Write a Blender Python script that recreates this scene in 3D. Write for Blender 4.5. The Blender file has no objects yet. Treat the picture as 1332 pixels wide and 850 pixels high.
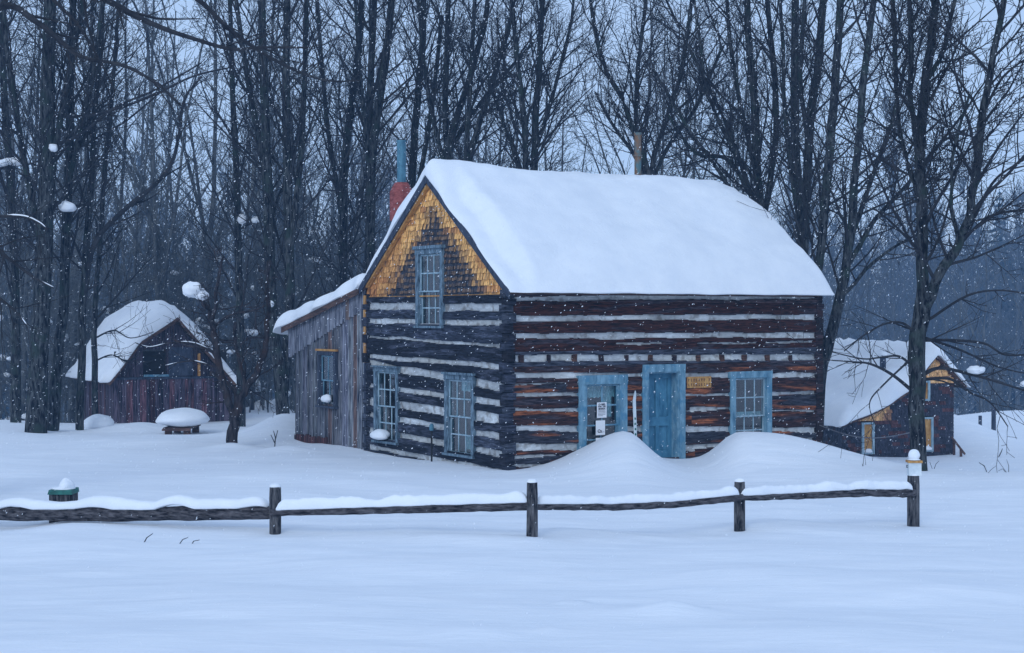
import bpy, bmesh, math, random
import numpy as np
from mathutils import Vector, Matrix, noise as mnoise
R = math.radians
scene = bpy.context.scene
COL = scene.collection

# ------------------------------------------------------------------ camera, world, light
F, HY, CZ = 2082.0, 410.0, 3.15          # focal length in photo pixels, horizon row, eye height
cam_d = bpy.data.cameras.new('camera'); cam = bpy.data.objects.new('camera', cam_d); COL.objects.link(cam)
cam.location = (0, 0, CZ); cam.rotation_euler = (R(90), 0, 0)
cam_d.sensor_width = 36; cam_d.lens = F / 1332 * 36; cam_d.shift_y = -(425 - HY) / 1332
cam_d.clip_start = .1; cam_d.clip_end = 4000
scene.camera = cam

W = bpy.data.worlds.new('World'); scene.world = W; W.use_nodes = True
nt = W.node_tree; nt.nodes.clear()
wo = nt.nodes.new('ShaderNodeOutputWorld'); bg = nt.nodes.new('ShaderNodeBackground')
sky = nt.nodes.new('ShaderNodeTexSky'); sky.sky_type = 'NISHITA'; sky.sun_disc = False
SUN_EL, SUN_AZ = R(30), R(197)
sky.sun_elevation = SUN_EL; sky.sun_rotation = SUN_AZ
mixw = nt.nodes.new('ShaderNodeMix'); mixw.data_type = 'RGBA'; mixw.inputs[0].default_value = .80
mixw.inputs[7].default_value = (4.15, 5.55, 7.9, 1)        # even cloud deck over the clear sky
nt.links.new(sky.outputs[0], mixw.inputs[6]); nt.links.new(mixw.outputs[2], bg.inputs[0])
bg.inputs[1].default_value = .10
nt.links.new(bg.outputs[0], wo.inputs[0])

sd = bpy.data.lights.new('overcast_sun', 'SUN'); sd.energy = .8; sd.angle = R(22); sd.color = (.80, .91, 1.0)
so = bpy.data.objects.new('overcast_sun', sd); COL.objects.link(so)
_dir = Vector((math.sin(SUN_AZ) * math.cos(SUN_EL), math.cos(SUN_AZ) * math.cos(SUN_EL), math.sin(SUN_EL)))
so.rotation_euler = _dir.to_track_quat('Z', 'Y').to_euler()
vs = scene.view_settings; vs.view_transform = 'Standard'; vs.look = 'None'; vs.gamma = 1; vs.exposure = .34
vs.use_curve_mapping = False
scene.cycles.max_bounces = 6; scene.cycles.volume_bounces = 1; scene.cycles.transparent_max_bounces = 12
scene.cycles.diffuse_bounces = 3

# ------------------------------------------------------------------ helpers
def P(px, py, Y):                       # photo pixel at depth Y -> world point
    return Vector(((px - 666) / F * Y, Y, CZ - (py - HY) / F * Y))
def sst(a, b, x):
    t = min(1, max(0, (x - a) / (b - a))); return t * t * (3 - 2 * t)
def nz(x, y=0., z=0.): return mnoise.noise(Vector((x, y, z)))

def mat(name, c1, c2=None, rough=.8, scale=(4, 4, 4), detail=4, bump=0., bscale=None, lo=.35, hi=.65, c3=None, s3=1.2,
        attr=None, spec=.3, metal=0., bdist=.02, mixattr=.6):
    m = bpy.data.materials.new(name); m.use_nodes = True
    t = m.node_tree; N = t.nodes; Lk = t.links
    b = N['Principled BSDF']; b.inputs['Roughness'].default_value = rough
    b.inputs['Specular IOR Level'].default_value = spec; b.inputs['Metallic'].default_value = metal
    tc = N.new('ShaderNodeTexCoord'); mp = N.new('ShaderNodeMapping'); mp.inputs['Scale'].default_value = scale
    Lk.new(tc.outputs['Object'], mp.inputs[0])
    no = N.new('ShaderNodeTexNoise'); no.inputs['Scale'].default_value = 1; no.inputs['Detail'].default_value = detail
    no.inputs['Roughness'].default_value = .65
    Lk.new(mp.outputs[0], no.inputs['Vector'])
    rp = N.new('ShaderNodeValToRGB'); rp.color_ramp.elements[0].position = lo; rp.color_ramp.elements[1].position = hi
    c2 = c2 or c1
    rp.color_ramp.elements[0].color = (*c1, 1); rp.color_ramp.elements[1].color = (*c2, 1)
    Lk.new(no.outputs[0], rp.inputs[0]); out = rp.outputs[0]
    if c3:
        n3 = N.new('ShaderNodeTexNoise'); n3.inputs['Scale'].default_value = s3; n3.inputs['Detail'].default_value = 3
        Lk.new(tc.outputs['Object'], n3.inputs['Vector'])
        r3 = N.new('ShaderNodeValToRGB'); r3.color_ramp.elements[0].position = .52; r3.color_ramp.elements[1].position = .66
        Lk.new(n3.outputs[0], r3.inputs[0])
        mx = N.new('ShaderNodeMix'); mx.data_type = 'RGBA'; Lk.new(r3.outputs[0], mx.inputs[0])
        Lk.new(out, mx.inputs[6]); mx.inputs[7].default_value = (*c3, 1); out = mx.outputs[2]
    if attr:
        at = N.new('ShaderNodeAttribute'); at.attribute_name = attr
        mx = N.new('ShaderNodeMix'); mx.data_type = 'RGBA'; mx.blend_type = 'MULTIPLY'; mx.inputs[0].default_value = 1
        Lk.new(at.outputs['Color'], mx.inputs[6]); Lk.new(out, mx.inputs[7]); out = mx.outputs[2]
    Lk.new(out, b.inputs['Base Color'])
    if bump:
        bp = N.new('ShaderNodeBump'); bp.inputs['Strength'].default_value = bump; bp.inputs['Distance'].default_value = bdist
        if bscale:
            nb = N.new('ShaderNodeTexNoise'); nb.inputs['Scale'].default_value = bscale; nb.inputs['Detail'].default_value = 5
            Lk.new(tc.outputs['Object'], nb.inputs['Vector']); Lk.new(nb.outputs[0], bp.inputs['Height'])
        else: Lk.new(no.outputs[0], bp.inputs['Height'])
        Lk.new(bp.outputs[0], b.inputs['Normal'])
    return m

M = {}
M['snow'] = mat('snow', (.80, .83, .88), (.88, .90, .93), .8, (1.6, 1.6, 1.6), detail=7, bump=.45, bscale=14, spec=.2)
M['snow_ground'] = mat('snow_ground', (.78, .82, .88), (.88, .90, .94), .8, (.9, 3.6, 1), detail=10, bump=.5, bdist=.06, lo=.3, hi=.7, spec=.2)
M['bark'] = mat('bark', (.005, .006, .010), (.10, .11, .115), .95, (16, 16, 3.5), detail=8, bump=1., lo=.42, hi=.68, c3=(.03, .045, .04), s3=2.2, spec=.1)
M['bark_far'] = mat('bark_far', (.045, .055, .07), (.14, .15, .155), .95, (5, 5, 1.5), spec=.1)  # paler and bluer than near bark: distance haze put into the colour
M['bark_red'] = mat('bark_red', (.008, .008, .012), (.06, .052, .055), .95, (14, 14, 4), bump=1., c3=(.045, .028, .024), s3=3., spec=.1)
M['twig'] = mat('twig', (.018, .02, .026), (.045, .045, .05), .95, (3, 3, 3), spec=.1)
M['log'] = mat('log', (.18, .17, .20), (2.0, 1.9, 1.8), .9, (4, 4, 34), detail=9, bump=1.0, lo=.38, hi=.68, attr='Col', spec=.2)
M['plank'] = mat('plank', (.025, .032, .055), (.34, .35, .38), .9, (22, 22, 1.8), detail=8, bump=.9, lo=.38, hi=.66, attr='Col', spec=.2)
M['chink'] = mat('chink', (.72, .72, .74), (1.15, 1.15, 1.15), .9, (5, 5, 16), detail=7, bump=.6, attr='Col', lo=.3, hi=.6, c3=(.55, .52, .5), s3=5)
M['shingle'] = mat('shingle', (.34, .27, .24), (1.5, 1.5, 1.5), .85, (34, 34, 5), detail=8, bump=.8, lo=.36, hi=.62, attr='Col', spec=.2)
M['blue_paint'] = mat('blue_paint', (.05, .14, .21), (.24, .41, .51), .7, (9, 9, 3), detail=8, bump=.4, lo=.3, hi=.7, c3=(.08, .22, .33), s3=6)
M['blue_paint_door'] = mat('blue_paint_door', (.025, .12, .21), (.09, .26, .38), .7, (8, 8, 3), detail=8, bump=.4, lo=.3, hi=.7)
M['blue_pale'] = mat('blue_pale', (.16, .27, .34), (.42, .54, .60), .7, (12, 12, 4), detail=7, bump=.3)
M['blue_worn'] = mat('blue_worn', (.025, .05, .075), (.22, .32, .40), .75, (16, 16, 5), detail=8, bump=.5, lo=.35, hi=.68)
M['post_wood'] = mat('post_wood', (.010, .012, .018), (.17, .165, .17), .95, (24, 24, 4), detail=8, bump=1., lo=.40, hi=.68, spec=.1)
M['rail_wood'] = mat('rail_wood', (.012, .012, .016), (.15, .14, .15), .95, (7, 7, 30), detail=8, bump=1., lo=.38, hi=.68, spec=.1)
M['dark_trim'] = mat('dark_trim', (.018, .025, .045), (.06, .075, .11), .85, (10, 10, 3), bump=.5)
M['brown_board'] = mat('brown_board', (.035, .02, .02), (.16, .09, .07), .85, (3, 3, 14), detail=7, bump=.5)
M['gold_wood'] = mat('gold_wood', (.30, .13, .035), (.62, .34, .11), .8, (10, 10, 4), detail=6, bump=.4)
M['inside'] = mat('inside', (.03, .035, .04), (.06, .06, .065), .9)
M['red_brick'] = mat('red_brick', (.17, .035, .03), (.36, .10, .09), .85, (9, 9, 16), detail=6, bump=.8)
M['pipe_blue'] = mat('pipe_blue', (.05, .14, .20), (.11, .26, .34), .5, (7, 7, 5), detail=6, metal=.3)
M['pipe_rust'] = mat('pipe_rust', (.20, .11, .06), (.09, .17, .19), .6, (5, 5, 3.2), lo=.42, hi=.56, metal=.1)
M['black'] = mat('black', (.01, .01, .012), (.02, .02, .02), .7)
M['metal_white'] = mat('metal_white', (.55, .62, .66), (.72, .78, .80), .45, (8, 8, 8))
M['green'] = mat('green', (.015, .09, .08), (.035, .19, .16), .6, (9, 9, 9), bump=.3)
M['paper'] = mat('paper', (.78, .78, .80), (.84, .84, .86), .8)
M['ink'] = mat('ink', (.03, .03, .05), (.05, .05, .07), .8)
M['lace'] = mat('lace', (.35, .42, .48), (.75, .78, .80), .9, (60, 60, 14), lo=.45, hi=.55)
M['rope'] = mat('rope', (.12, .13, .16), (.2, .2, .22), .8)

def glass():
    m = bpy.data.materials.new('window_glass'); m.use_nodes = True
    N = m.node_tree.nodes; Lk = m.node_tree.links; N.clear()
    o = N.new('ShaderNodeOutputMaterial'); mx = N.new('ShaderNodeMixShader'); tr = N.new('ShaderNodeBsdfTransparent')
    tr.inputs[0].default_value = (.42, .66, .70, 1)
    gl = N.new('ShaderNodeBsdfGlossy'); gl.inputs['Roughness'].default_value = .06
    lw_ = N.new('ShaderNodeLayerWeight'); lw_.inputs[0].default_value = .5
    pw = N.new('ShaderNodeMath'); pw.operation = 'POWER'; pw.inputs[1].default_value = 3
    fr = N.new('ShaderNodeMath'); fr.operation = 'MULTIPLY_ADD'; fr.inputs[1].default_value = .6; fr.inputs[2].default_value = .13
    Lk.new(lw_.outputs['Facing'], pw.inputs[0]); Lk.new(pw.outputs[0], fr.inputs[0])
    no = N.new('ShaderNodeTexNoise'); no.inputs['Scale'].default_value = 2.5
    bp = N.new('ShaderNodeBump'); bp.inputs['Strength'].default_value = .06
    Lk.new(no.outputs[0], bp.inputs['Height']); Lk.new(bp.outputs[0], gl.inputs['Normal'])
    Lk.new(fr.outputs[0], mx.inputs[0]); Lk.new(tr.outputs[0], mx.inputs[1]); Lk.new(gl.outputs[0], mx.inputs[2])
    Lk.new(mx.outputs[0], o.inputs[0]); return m
M['glass'] = glass()

class MB:                                # collects shapes, then builds ONE mesh object
    def __init__(s, fmap=None): s.v = []; s.f = []; s.c = []; s.map = fmap; s.cur = (1, 1, 1)
    def add(s, vs, fs):
        o = len(s.v)
        s.v.extend([tuple(s.map(*v)) if s.map else tuple(v) for v in vs])
        s.f.extend([tuple(i + o for i in f) for f in fs]); s.c.extend([s.cur] * len(fs))
    def box(s, x0, x1, y0, y1, z0, z1, j=0.):
        vs = [(x, y, z) for x in (x0, x1) for y in (y0, y1) for z in (z0, z1)]
        if j: vs = [tuple(c + random.uniform(-j, j) for c in v) for v in vs]
        s.add(vs, [(0, 1, 3, 2), (4, 6, 7, 5), (0, 4, 5, 1), (2, 3, 7, 6), (0, 2, 6, 4), (1, 5, 7, 3)])
    def tube(s, pts, rad, sides=6, cap=True):
        n = len(pts); vs = []; fs = []
        ca = [(math.cos(2 * math.pi * k / sides), math.sin(2 * math.pi * k / sides)) for k in range(sides)]
        for i in range(n):
            a = pts[max(0, i - 1)]; b = pts[min(n - 1, i + 1)]
            tx, ty, tz = b[0] - a[0], b[1] - a[1], b[2] - a[2]
            l = math.sqrt(tx * tx + ty * ty + tz * tz) or 1; tx /= l; ty /= l; tz /= l
            if abs(tz) < .9: ux, uy, uz = -ty, tx, 0.
            else: ux, uy, uz = 0., tz, -ty
            l = math.sqrt(ux * ux + uy * uy + uz * uz) or 1; ux /= l; uy /= l; uz /= l
            wx, wy, wz = ty * uz - tz * uy, tz * ux - tx * uz, tx * uy - ty * ux
            r = rad[i]; p = pts[i]
            for c, d in ca:
                vs.append((p[0] + r * (c * ux + d * wx), p[1] + r * (c * uy + d * wy), p[2] + r * (c * uz + d * wz)))
        for i in range(n - 1):
            for k in range(sides):
                k2 = (k + 1) % sides
                fs.append((i * sides + k, i * sides + k2, (i + 1) * sides + k2, (i + 1) * sides + k))
        if cap: fs.append(tuple(range(sides))); fs.append(tuple(range((n - 1) * sides, n * sides)))
        s.add(vs, fs)
    def prism(s, pts, y0, y1):           # outline in x,z extruded along y
        n = len(pts); vs = [(x, y0, z) for x, z in pts] + [(x, y1, z) for x, z in pts]
        s.add(vs, [tuple(range(n)), tuple(range(2 * n - 1, n - 1, -1))] + [(i, i + n, (i + 1) % n + n, (i + 1) % n) for i in range(n)])
    def prismx(s, pts, x0, x1):          # outline in y,z extruded along x
        n = len(pts); vs = [(x0, y, z) for y, z in pts] + [(x1, y, z) for y, z in pts]
        s.add(vs, [tuple(range(n)), tuple(range(2 * n - 1, n - 1, -1))] + [(i, i + n, (i + 1) % n + n, (i + 1) % n) for i in range(n)])
    def blob(s, c, r, seed=0, n=12, m=16, amp=.15, fl=.0):
        vs = []; fs = []
        for i in range(n + 1):
            th = math.pi * i / n
            for k in range(m):
                ph = 2 * math.pi * k / m
                d = Vector((math.sin(th) * math.cos(ph), math.sin(th) * math.sin(ph), math.cos(th)))
                q = 1 + amp * mnoise.noise(d * 1.6 + Vector((seed * 7.1, seed * 3.3, 0)))
                z = d.z * r[2] * q
                if fl and z < 0: z *= fl
                vs.append((c[0] + d.x * r[0] * q, c[1] + d.y * r[1] * q, c[2] + z))
        for i in range(n):
            for k in range(m): fs.append((i * m + k, (i + 1) * m + k, (i + 1) * m + (k + 1) % m, i * m + (k + 1) % m))
        s.add(vs, fs)
    def build(s, name, m, parent=None, smooth=False, recalc=True, loc=None):
        me = bpy.data.meshes.new(name); me.from_pydata(s.v, [], s.f)
        if recalc:
            bm = bmesh.new(); bm.from_mesh(me); bmesh.ops.recalc_face_normals(bm, faces=bm.faces); bm.to_mesh(me); bm.free()
        if any(c != (1, 1, 1) for c in s.c) or (not isinstance(m, list) and m in (M['log'], M['plank'], M['shingle'])):
            at = me.attributes.new('Col', 'FLOAT_COLOR', 'FACE')
            arr = np.ones((len(me.polygons), 4), dtype=np.float32); arr[:, :3] = np.array(s.c)[:len(me.polygons)]
            at.data.foreach_set('color', arr.ravel())
        if smooth: me.polygons.foreach_set('use_smooth', [True] * len(me.polygons))
        ms = m if isinstance(m, (list, tuple)) else [m]
        for x in ms: me.materials.append(x)
        o = bpy.data.objects.new(name, me); COL.objects.link(o)
        if parent: o.parent = parent
        if loc: o.location = loc
        return o

def tag(o, label=None, cat=None, group=None, kind=None):
    if label: o['label'] = label
    if cat: o['category'] = cat
    if group: o['group'] = group
    if kind: o['kind'] = kind
    return o
def thing(name, label, cat, loc=(0, 0, 0), rz=0, group=None):
    o = bpy.data.objects.new(name, None); COL.objects.link(o); o.location = loc; o.rotation_euler = (0, 0, rz)
    o.empty_display_size = .3
    return tag(o, label, cat, group)

# ------------------------------------------------------------------ ground
LX = np.array([-600, -200, 0, 100, 350, 500, 666, 962, 1190, 1332, 1500, 2000], float)
LY = np.array([-40, 5, 13, 16, 20, 23, 27, 30, 32, 34, 37, 45, 50, 56, 65, 75, 100, 150, 300, 900], float)
T = np.array([
 [.6, .6, .4, .38, .30, .12, .10, .06, .05, .02, 0, -.05, -.15, -.6, -1.6, -3, -6, -9, -12, -12],
 [.6, .6, .4, .38, .30, .10, .10, .06, .05, .02, 0, -.05, -.15, -.6, -1.6, -3, -6, -9, -12, -12],
 [.6, .6, .4, .38, .28, .08, .16, .12, .10, .06, 0, -.05, -.16, -.7, -1.8, -3, -6, -9, -12, -12],
 [.6, .6, .4, .38, .33, .19, .16, .12, .10, .06, 0, -.17, -.30, -.8, -1.8, -3, -6, -9, -12, -12],
 [.6, .6, .4, .38, .35, .25, .16, .10, .08, .04, 0, -.17, -.26, -.3, -.6, -2, -6, -9, -12, -12],
 [.6, .6, .4, .38, .34, .22, .12, .08, .05, .02, 0, -.10, -.2, -.5, -1., -2.5, -6, -9, -12, -12],
 [.6, .6, .4, .38, .335, .2, .10, .04, .0, .0, 0, -.10, -.3, -.8, -1.5, -3, -6, -9, -12, -12],
 [.6, .6, .4, .36, .29, .20, .12, .08, .05, .02, -.05, -.5, -.8, -1.1, -1.5, -3, -6, -9, -12, -12],
 [.6, .6, .4, .33, .22, .13, .12, .12, .02, -.20, -.8, -1.3, -1.36, -1.35, -1.25, -1.7, -5, -9, -12, -12],
 [.6, .6, .4, .30, .20, .13, .12, .15, .0, -.30, -.85, -1.3, -1.30, -1.1, -.9, -1.3, -5, -9, -12, -12],
 [.6, .6, .4, .30, .20, .13, .12, .15, .0, -.30, -.85, -1.3, -1.30, -1.1, -.9, -1.3, -5, -9, -12, -12],
 [.6, .6, .4, .30, .20, .13, .12, .15, .0, -.30, -.85, -1.3, -1.30, -1.1, -.9, -1.3, -5, -9, -12, -12]])
def mound(X, Y, cx, cy, h, l, r, f, b, p=2.):
    dx = X - cx; dy = Y - cy
    sx = np.where(dx < 0, l, r); sy = np.where(dy < 0, f, b)
    return h * np.exp(-((np.abs(dx) / sx) ** p + (np.abs(dy) / sy) ** p))
def ground(X, Y):
    X = np.asarray(X, float); Y = np.asarray(Y, float)
    px = 666 + X / np.maximum(Y, 6) * F
    i = np.clip(np.searchsorted(LX, px) - 1, 0, len(LX) - 2); j = np.clip(np.searchsorted(LY, Y) - 1, 0, len(LY) - 2)
    a = np.clip((px - LX[i]) / (LX[i + 1] - LX[i]), 0, 1); a = a * a * (3 - 2 * a)
    b = np.clip((Y - LY[j]) / (LY[j + 1] - LY[j]), 0, 1)
    def row(jj):
        jj = np.clip(jj, 0, len(LY) - 1); return T[i, jj] * (1 - a) + T[i + 1, jj] * a
    p0, p1, p2, p3 = row(j - 1), row(j), row(j + 1), row(j + 2)
    h = LY[j + 1] - LY[j]
    hl = np.maximum(LY[j] - LY[np.clip(j - 1, 0, None)], 1e-3); hr = np.maximum(LY[np.clip(j + 2, None, len(LY) - 1)] - LY[j + 1], 1e-3)
    s0 = np.where(j > 0, (p1 - p0) / hl, 0); s1 = (p2 - p1) / h; s2 = np.where(j < len(LY) - 2, (p3 - p2) / hr, 0)
    m0 = np.where(s0 * s1 > 0, 2 * s0 * s1 / (s0 + s1 + 1e-12), 0) * h; m1 = np.where(s1 * s2 > 0, 2 * s1 * s2 / (s1 + s2 + 1e-12), 0) * h
    z = (2 * b**3 - 3 * b**2 + 1) * p1 + (b**3 - 2 * b**2 + b) * m0 + (-2 * b**3 + 3 * b**2) * p2 + (b**3 - b**2) * m1
    # drifts thrown down by the roof in front of the cabin, and lesser drifts
    z = z + mound(X, Y, 2.28, 32.1, .76, 1.05, .64, 2.2, 1.9, 1.8)
    z = z + mound(X, Y, 4.75, 32.9, .67, .60, 2.5, 2.0, 1.6, 2.3)
    z = z + mound(X, Y, -5.95, 42.2, .62, .9, 1.2, 1.6, 3.)
    z = z + mound(X, Y, 15.9, 58, .85, 3., 1.0, 3., 5.)
    z = z + mound(X, Y, -10.8, 46.2, .22, 1.0, 1.0, 1.2, 1.5) + mound(X, Y, -8.0, 41, .10, 2.5, 2.5, 2, 2)
    z = z + mound(X, Y, -6.6, 37.6, .16, .7, .6, .5, .5) + mound(X, Y, -5.2, 36.8, .12, .6, .6, .5, .5)
    for cx, cy, h, w in ((.55, 15.0, .07, .12), (1.45, 14.6, .09, .22), (3.2, 14.6, .03, .35), (-1.6, 17.2, .04, .8), (-2.6, 14.8, .03, .6),
                         (.35, 13.7, .04, .12), (-.35, 13.6, .04, .35), (.75, 21.0, .07, .6), (-1.0, 21.5, .05, .9), (2.6, 17, .03, .8), (3.6, 22.6, .06, .7)):
        z = z + mound(X, Y, cx, cy, h, w, w * 1.3, w, w * .7)
    sh = X * 0
    for k, (ax, ay, am) in enumerate(((.35, .8, .035), (.9, 2.1, .014), (2.2, 5.3, .006), (.16, .3, .05))):
        sh = sh + am * np.sin(ax * X + 1.3 * k + .7 * np.sin(.4 * Y + k)) * np.sin(ay * Y + .5 * np.sin(ax * 1.7 * X + k) + 2.1 * k)
    w1 = np.sin(.55 * X + 1.1 * np.sin(.23 * Y)) * np.sin(1.15 * Y + .9 * np.sin(.31 * X + 1) + .25 * X)
    w2 = np.sin(1.3 * X + 1.7 * np.sin(.5 * Y + 2)) * np.sin(3.1 * Y + 1.4 * np.sin(.45 * X) - .4 * X)
    w3 = np.sin(3.1 * X + 2.2 * np.sin(.9 * Y)) * np.sin(7.3 * Y + 1.9 * np.sin(.8 * X + 3) + .5 * X)
    sh = sh + .055 * np.abs(w1) ** 1.5 + .030 * np.maximum(0, w2) ** 1.5 + .015 * np.maximum(0, w3) ** 2 * (Y < 26)
    fade = np.clip(1.4 - Y / 60, .2, 1)
    return z + sh * fade
def gz(x, y): return float(ground(np.array([x]), np.array([y]))[0])

def rng_axis(segs):
    out = []
    for a, b, st in segs: out += list(np.arange(a, b, st))
    out.append(segs[-1][1]); return np.array(out)
xs = rng_axis([(-500, -60, 40), (-60, -20, 2), (-20, -12, .6), (-12, 12, .16), (12, 20, .5), (20, 60, 2), (60, 500, 40)])
ys = rng_axis([(-40, 8, 4), (8, 12, .4), (12, 25, .1), (25, 46, .2), (46, 70, .6), (70, 120, 3), (120, 900, 60)])
XX, YY = np.meshgrid(xs, ys); ZZ = ground(XX, YY)
nx_, ny_ = len(xs), len(ys)
vv = np.stack([XX.ravel(), YY.ravel(), ZZ.ravel()], 1)
ii = (np.arange(ny_ - 1)[:, None] * nx_ + np.arange(nx_ - 1)[None, :]).ravel()
ff = np.stack([ii, ii + 1, ii + nx_ + 1, ii + nx_], 1)
me = bpy.data.meshes.new('snow_ground'); me.from_pydata(vv.tolist(), [], ff.tolist()); me.materials.append(M['snow_ground'])
me.polygons.foreach_set('use_smooth', [True] * len(me.polygons))
go = bpy.data.objects.new('snow_ground', me); COL.objects.link(go); go['kind'] = 'structure'

def axis_r(a, b, n, pw=1.):              # points crowded towards both ends
    t = np.linspace(0, 1, n); return a + (b - a) * (.5 - .5 * np.cos(np.pi * t))
def snow_cover(name, parent, x0, x1, y0, y1, base, thick, nx=60, ny=60, rx=.35, ry=.35, wav=.06, seed=1, over=0., wy=None, lump=.03, yknots=None):
    """closed snow blanket with rounded rims resting on base(x,y)"""
    X = axis_r(x0, x1, nx); Yv = axis_r(y0, y1, ny) if yknots is None else np.array(yknots); ny = len(Yv)
    top = []; bot = []
    for y in Yv:
        for x in X:
            xx = x; yy = y
            tx = (x - x0) / (x1 - x0); ty = (y - y0) / (y1 - y0)
            xx += wav * nz(y * 1.3, seed) * (1 - tx) * 2 * (tx < .5) + wav * nz(y * 1.3, seed + 5) * tx * 2 * (tx > .5)
            wq = wav if wy is None else wy
            yy += wq * nz(x * 1.3, seed + 9) * (1 - ty) * 2 * (ty < .5) + wav * nz(x * 1.3, seed + 14) * ty * 2 * (ty > .5)
            e1 = min(1, min(x - x0, x1 - x) / rx); e2 = min(1, min(y - y0, y1 - y) / ry)
            e = max(0, 1 - (1 - e1) ** 2) ** .5 * max(0, 1 - (1 - e2) ** 2) ** .5
            t = thick(x, y) * (.08 + .92 * e) + lump * nz(x * .9, y * .9, seed) * e + (.02 * nz(x * 4, y * 4, seed) + .035 * nz(x * .7 + y * .3, y * 3.2, seed + 2)) * e
            bz = base(xx, yy)
            top.append((xx, yy, bz + t)); bot.append((xx, yy, bz + .004))
    m = MB(); n = nx * ny
    f = []
    for j in range(ny - 1):
        for i in range(nx - 1):
            a = j * nx + i
            f.append((a, a + 1, a + nx + 1, a + nx)); f.append((n + a, n + a + nx, n + a + nx + 1, n + a + 1))
    for i in range(nx - 1):
        f.append((i, n + i, n + i + 1, i + 1)); a = (ny - 1) * nx + i; f.append((a, a + 1, n + a + 1, n + a))
    for j in range(ny - 1):
        a = j * nx; f.append((a, a + nx, n + a + nx, n + a)); a = j * nx + nx - 1; f.append((a, n + a, n + a + nx, a + nx))
    m.add(top + bot, f)
    return m.build(name, M['snow'], parent, smooth=True)
# ================================================================== LOG CABIN
random.seed(4)
CX, CY = -.092, 32.0
RZ = math.atan2(.5485, .836); CU, SU = math.cos(RZ), math.sin(RZ)
LEN, WID, LEANY = 8.47, 5.84, 9.66
cabin = thing('log_cabin', 'weathered log cabin with white chinking, amber shingled gable and deep snow on its roof', 'cabin', (CX, CY, 0), RZ)
def fp(px, py):                          # front wall: photo pixel -> (u, z)
    k = (px - 666) / F; u = (k * CY - CX) / (CU - k * SU); Y = CY + SU * u; return u, CZ - (py - HY) / F * Y
def gp(px, py):                          # gable wall: photo pixel -> (s, z)
    k = (px - 666) / F; s = (CX - k * CY) / (SU + k * CU); Y = CY + CU * s; return s, CZ - (py - HY) / F * Y
FM = lambda a, n, z: (a, -n, z)          # front wall map: a along, n outward, z up
GM = lambda a, n, z: (-n, a, z)          # gable wall map

def rect(fn, x0, y0, x1, y1):            # photo rectangle -> (a0, a1, z0, z1)
    a, z1_ = fn(x0, y0); b, _ = fn(x1, y0); _, z0_ = fn((x0 + x1) / 2, y1); _, z1_ = fn((x0 + x1) / 2, y0)
    return min(a, b), max(a, b), z0_, z1_
R_FWINL = rect(fp, 750, 488, 813, 592); R_DOOR = rect(fp, 833, 474, 888.5, 612); R_FWINR = rect(fp, 947, 483, 1001, 580)
R_GWL = rect(gp, 490, 478, 521, 574); R_GWR = rect(gp, 582, 488, 620, 591); R_ATT = rect(gp, 544.5, 324, 579.5, 424)
R_DOOR = (R_DOOR[0], R_DOOR[1], .05, R_DOOR[3])

def log_wall(name, fmap, a0, a1, ztop, chinks, openings, palette, seed, parent, zb=-.5):
    rnd = random.Random(seed)
    ch = sorted(chinks)                  # (z0, z1, tilt)
    bounds = []; 
    na = int((a1 - a0) / .05); nzv = int((ztop - zb) / .016)
    A = np.linspace(a0, a1, na + 1); Z = np.linspace(zb, ztop, nzv + 1)
    A = np.array(sorted(set(np.round(list(A) + [v for o in openings for v in o[:2]], 4))))
    cols = {}
    verts = []; info = []
    def cls(a, z):                       # -> (is_chink, log index, distance into log from its edge, log half height)
        prev = zb - .2; k = 0
        for k, (c0, c1, tl, s0, s1) in enumerate(ch2):
            w0 = c0 + tl * a + .034 * nz(a * 1.1, k * 3.1, seed) + .009 * nz(a * 5, k, seed)
            w1 = c1 + tl * a + .034 * nz(a * 1.1, k * 3.1 + 50, seed) + .009 * nz(a * 5, k + 50, seed)
            if s0 <= a <= s1:
                if z < w0: return False, k, min(z - prev, w0 - z), (w0 - prev) / 2
                if z < w1: return True, k, 0, 0
                prev = w1
        return False, len(ch2), min(z - prev, ztop - z + .05), (ztop - prev) / 2
    ch2 = [(c[0], c[1], c[2], c[3] if len(c) > 3 else -9, c[4] if len(c) > 4 else 99) for c in ch]
    m = MB(fmap); nA = len(A); isck = []
    for z in Z:
        for a in A:
            ck, k, d, h = cls(a, z)
            if ck: n = .004 + .006 * nz(a * 6, z * 12, seed)
            else:
                q = min(1, max(0, d) / .05)
                n = .03 + .035 * math.sqrt(1 - (1 - q) ** 2) + .018 * nz(a * 2.2, z * 9, seed + k) + .010 * nz(a * 9, z * 40, seed + k)
            m.v.append(fmap(a, n, z))
    for j in range(len(Z) - 1):
        zc = (Z[j] + Z[j + 1]) / 2
        for i in range(nA - 1):
            ac = (A[i] + A[i + 1]) / 2
            if any(o[0] < ac < o[1] and o[2] < zc < o[3] for o in openings): continue
            ck, k, d, h = cls(ac, zc)
            if ck:
                g = .47 + .24 * nz(ac * .9, k * 2.7, seed)
                w = max(0, nz(ac * .5, k * 1.7, seed + 3)) * .5
                c = (g * (1 + w * .15), g * 1.04, g * (1.06 - w * .25))
            else:
                if k not in cols: cols[k] = palette(k, rnd)
                base = cols[k]
                c = base(ac, zc, d) if callable(base) else base
            a_ = j * nA + i
            m.f.append((a_, a_ + 1, a_ + nA + 1, a_ + nA)); m.c.append(c); isck.append(1 if ck else 0)
    o = m.build(name, [M['log'], M['chink']], parent, smooth=False)
    o.data.polygons.foreach_set('material_index', isck); o.data.update(); return o

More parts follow.
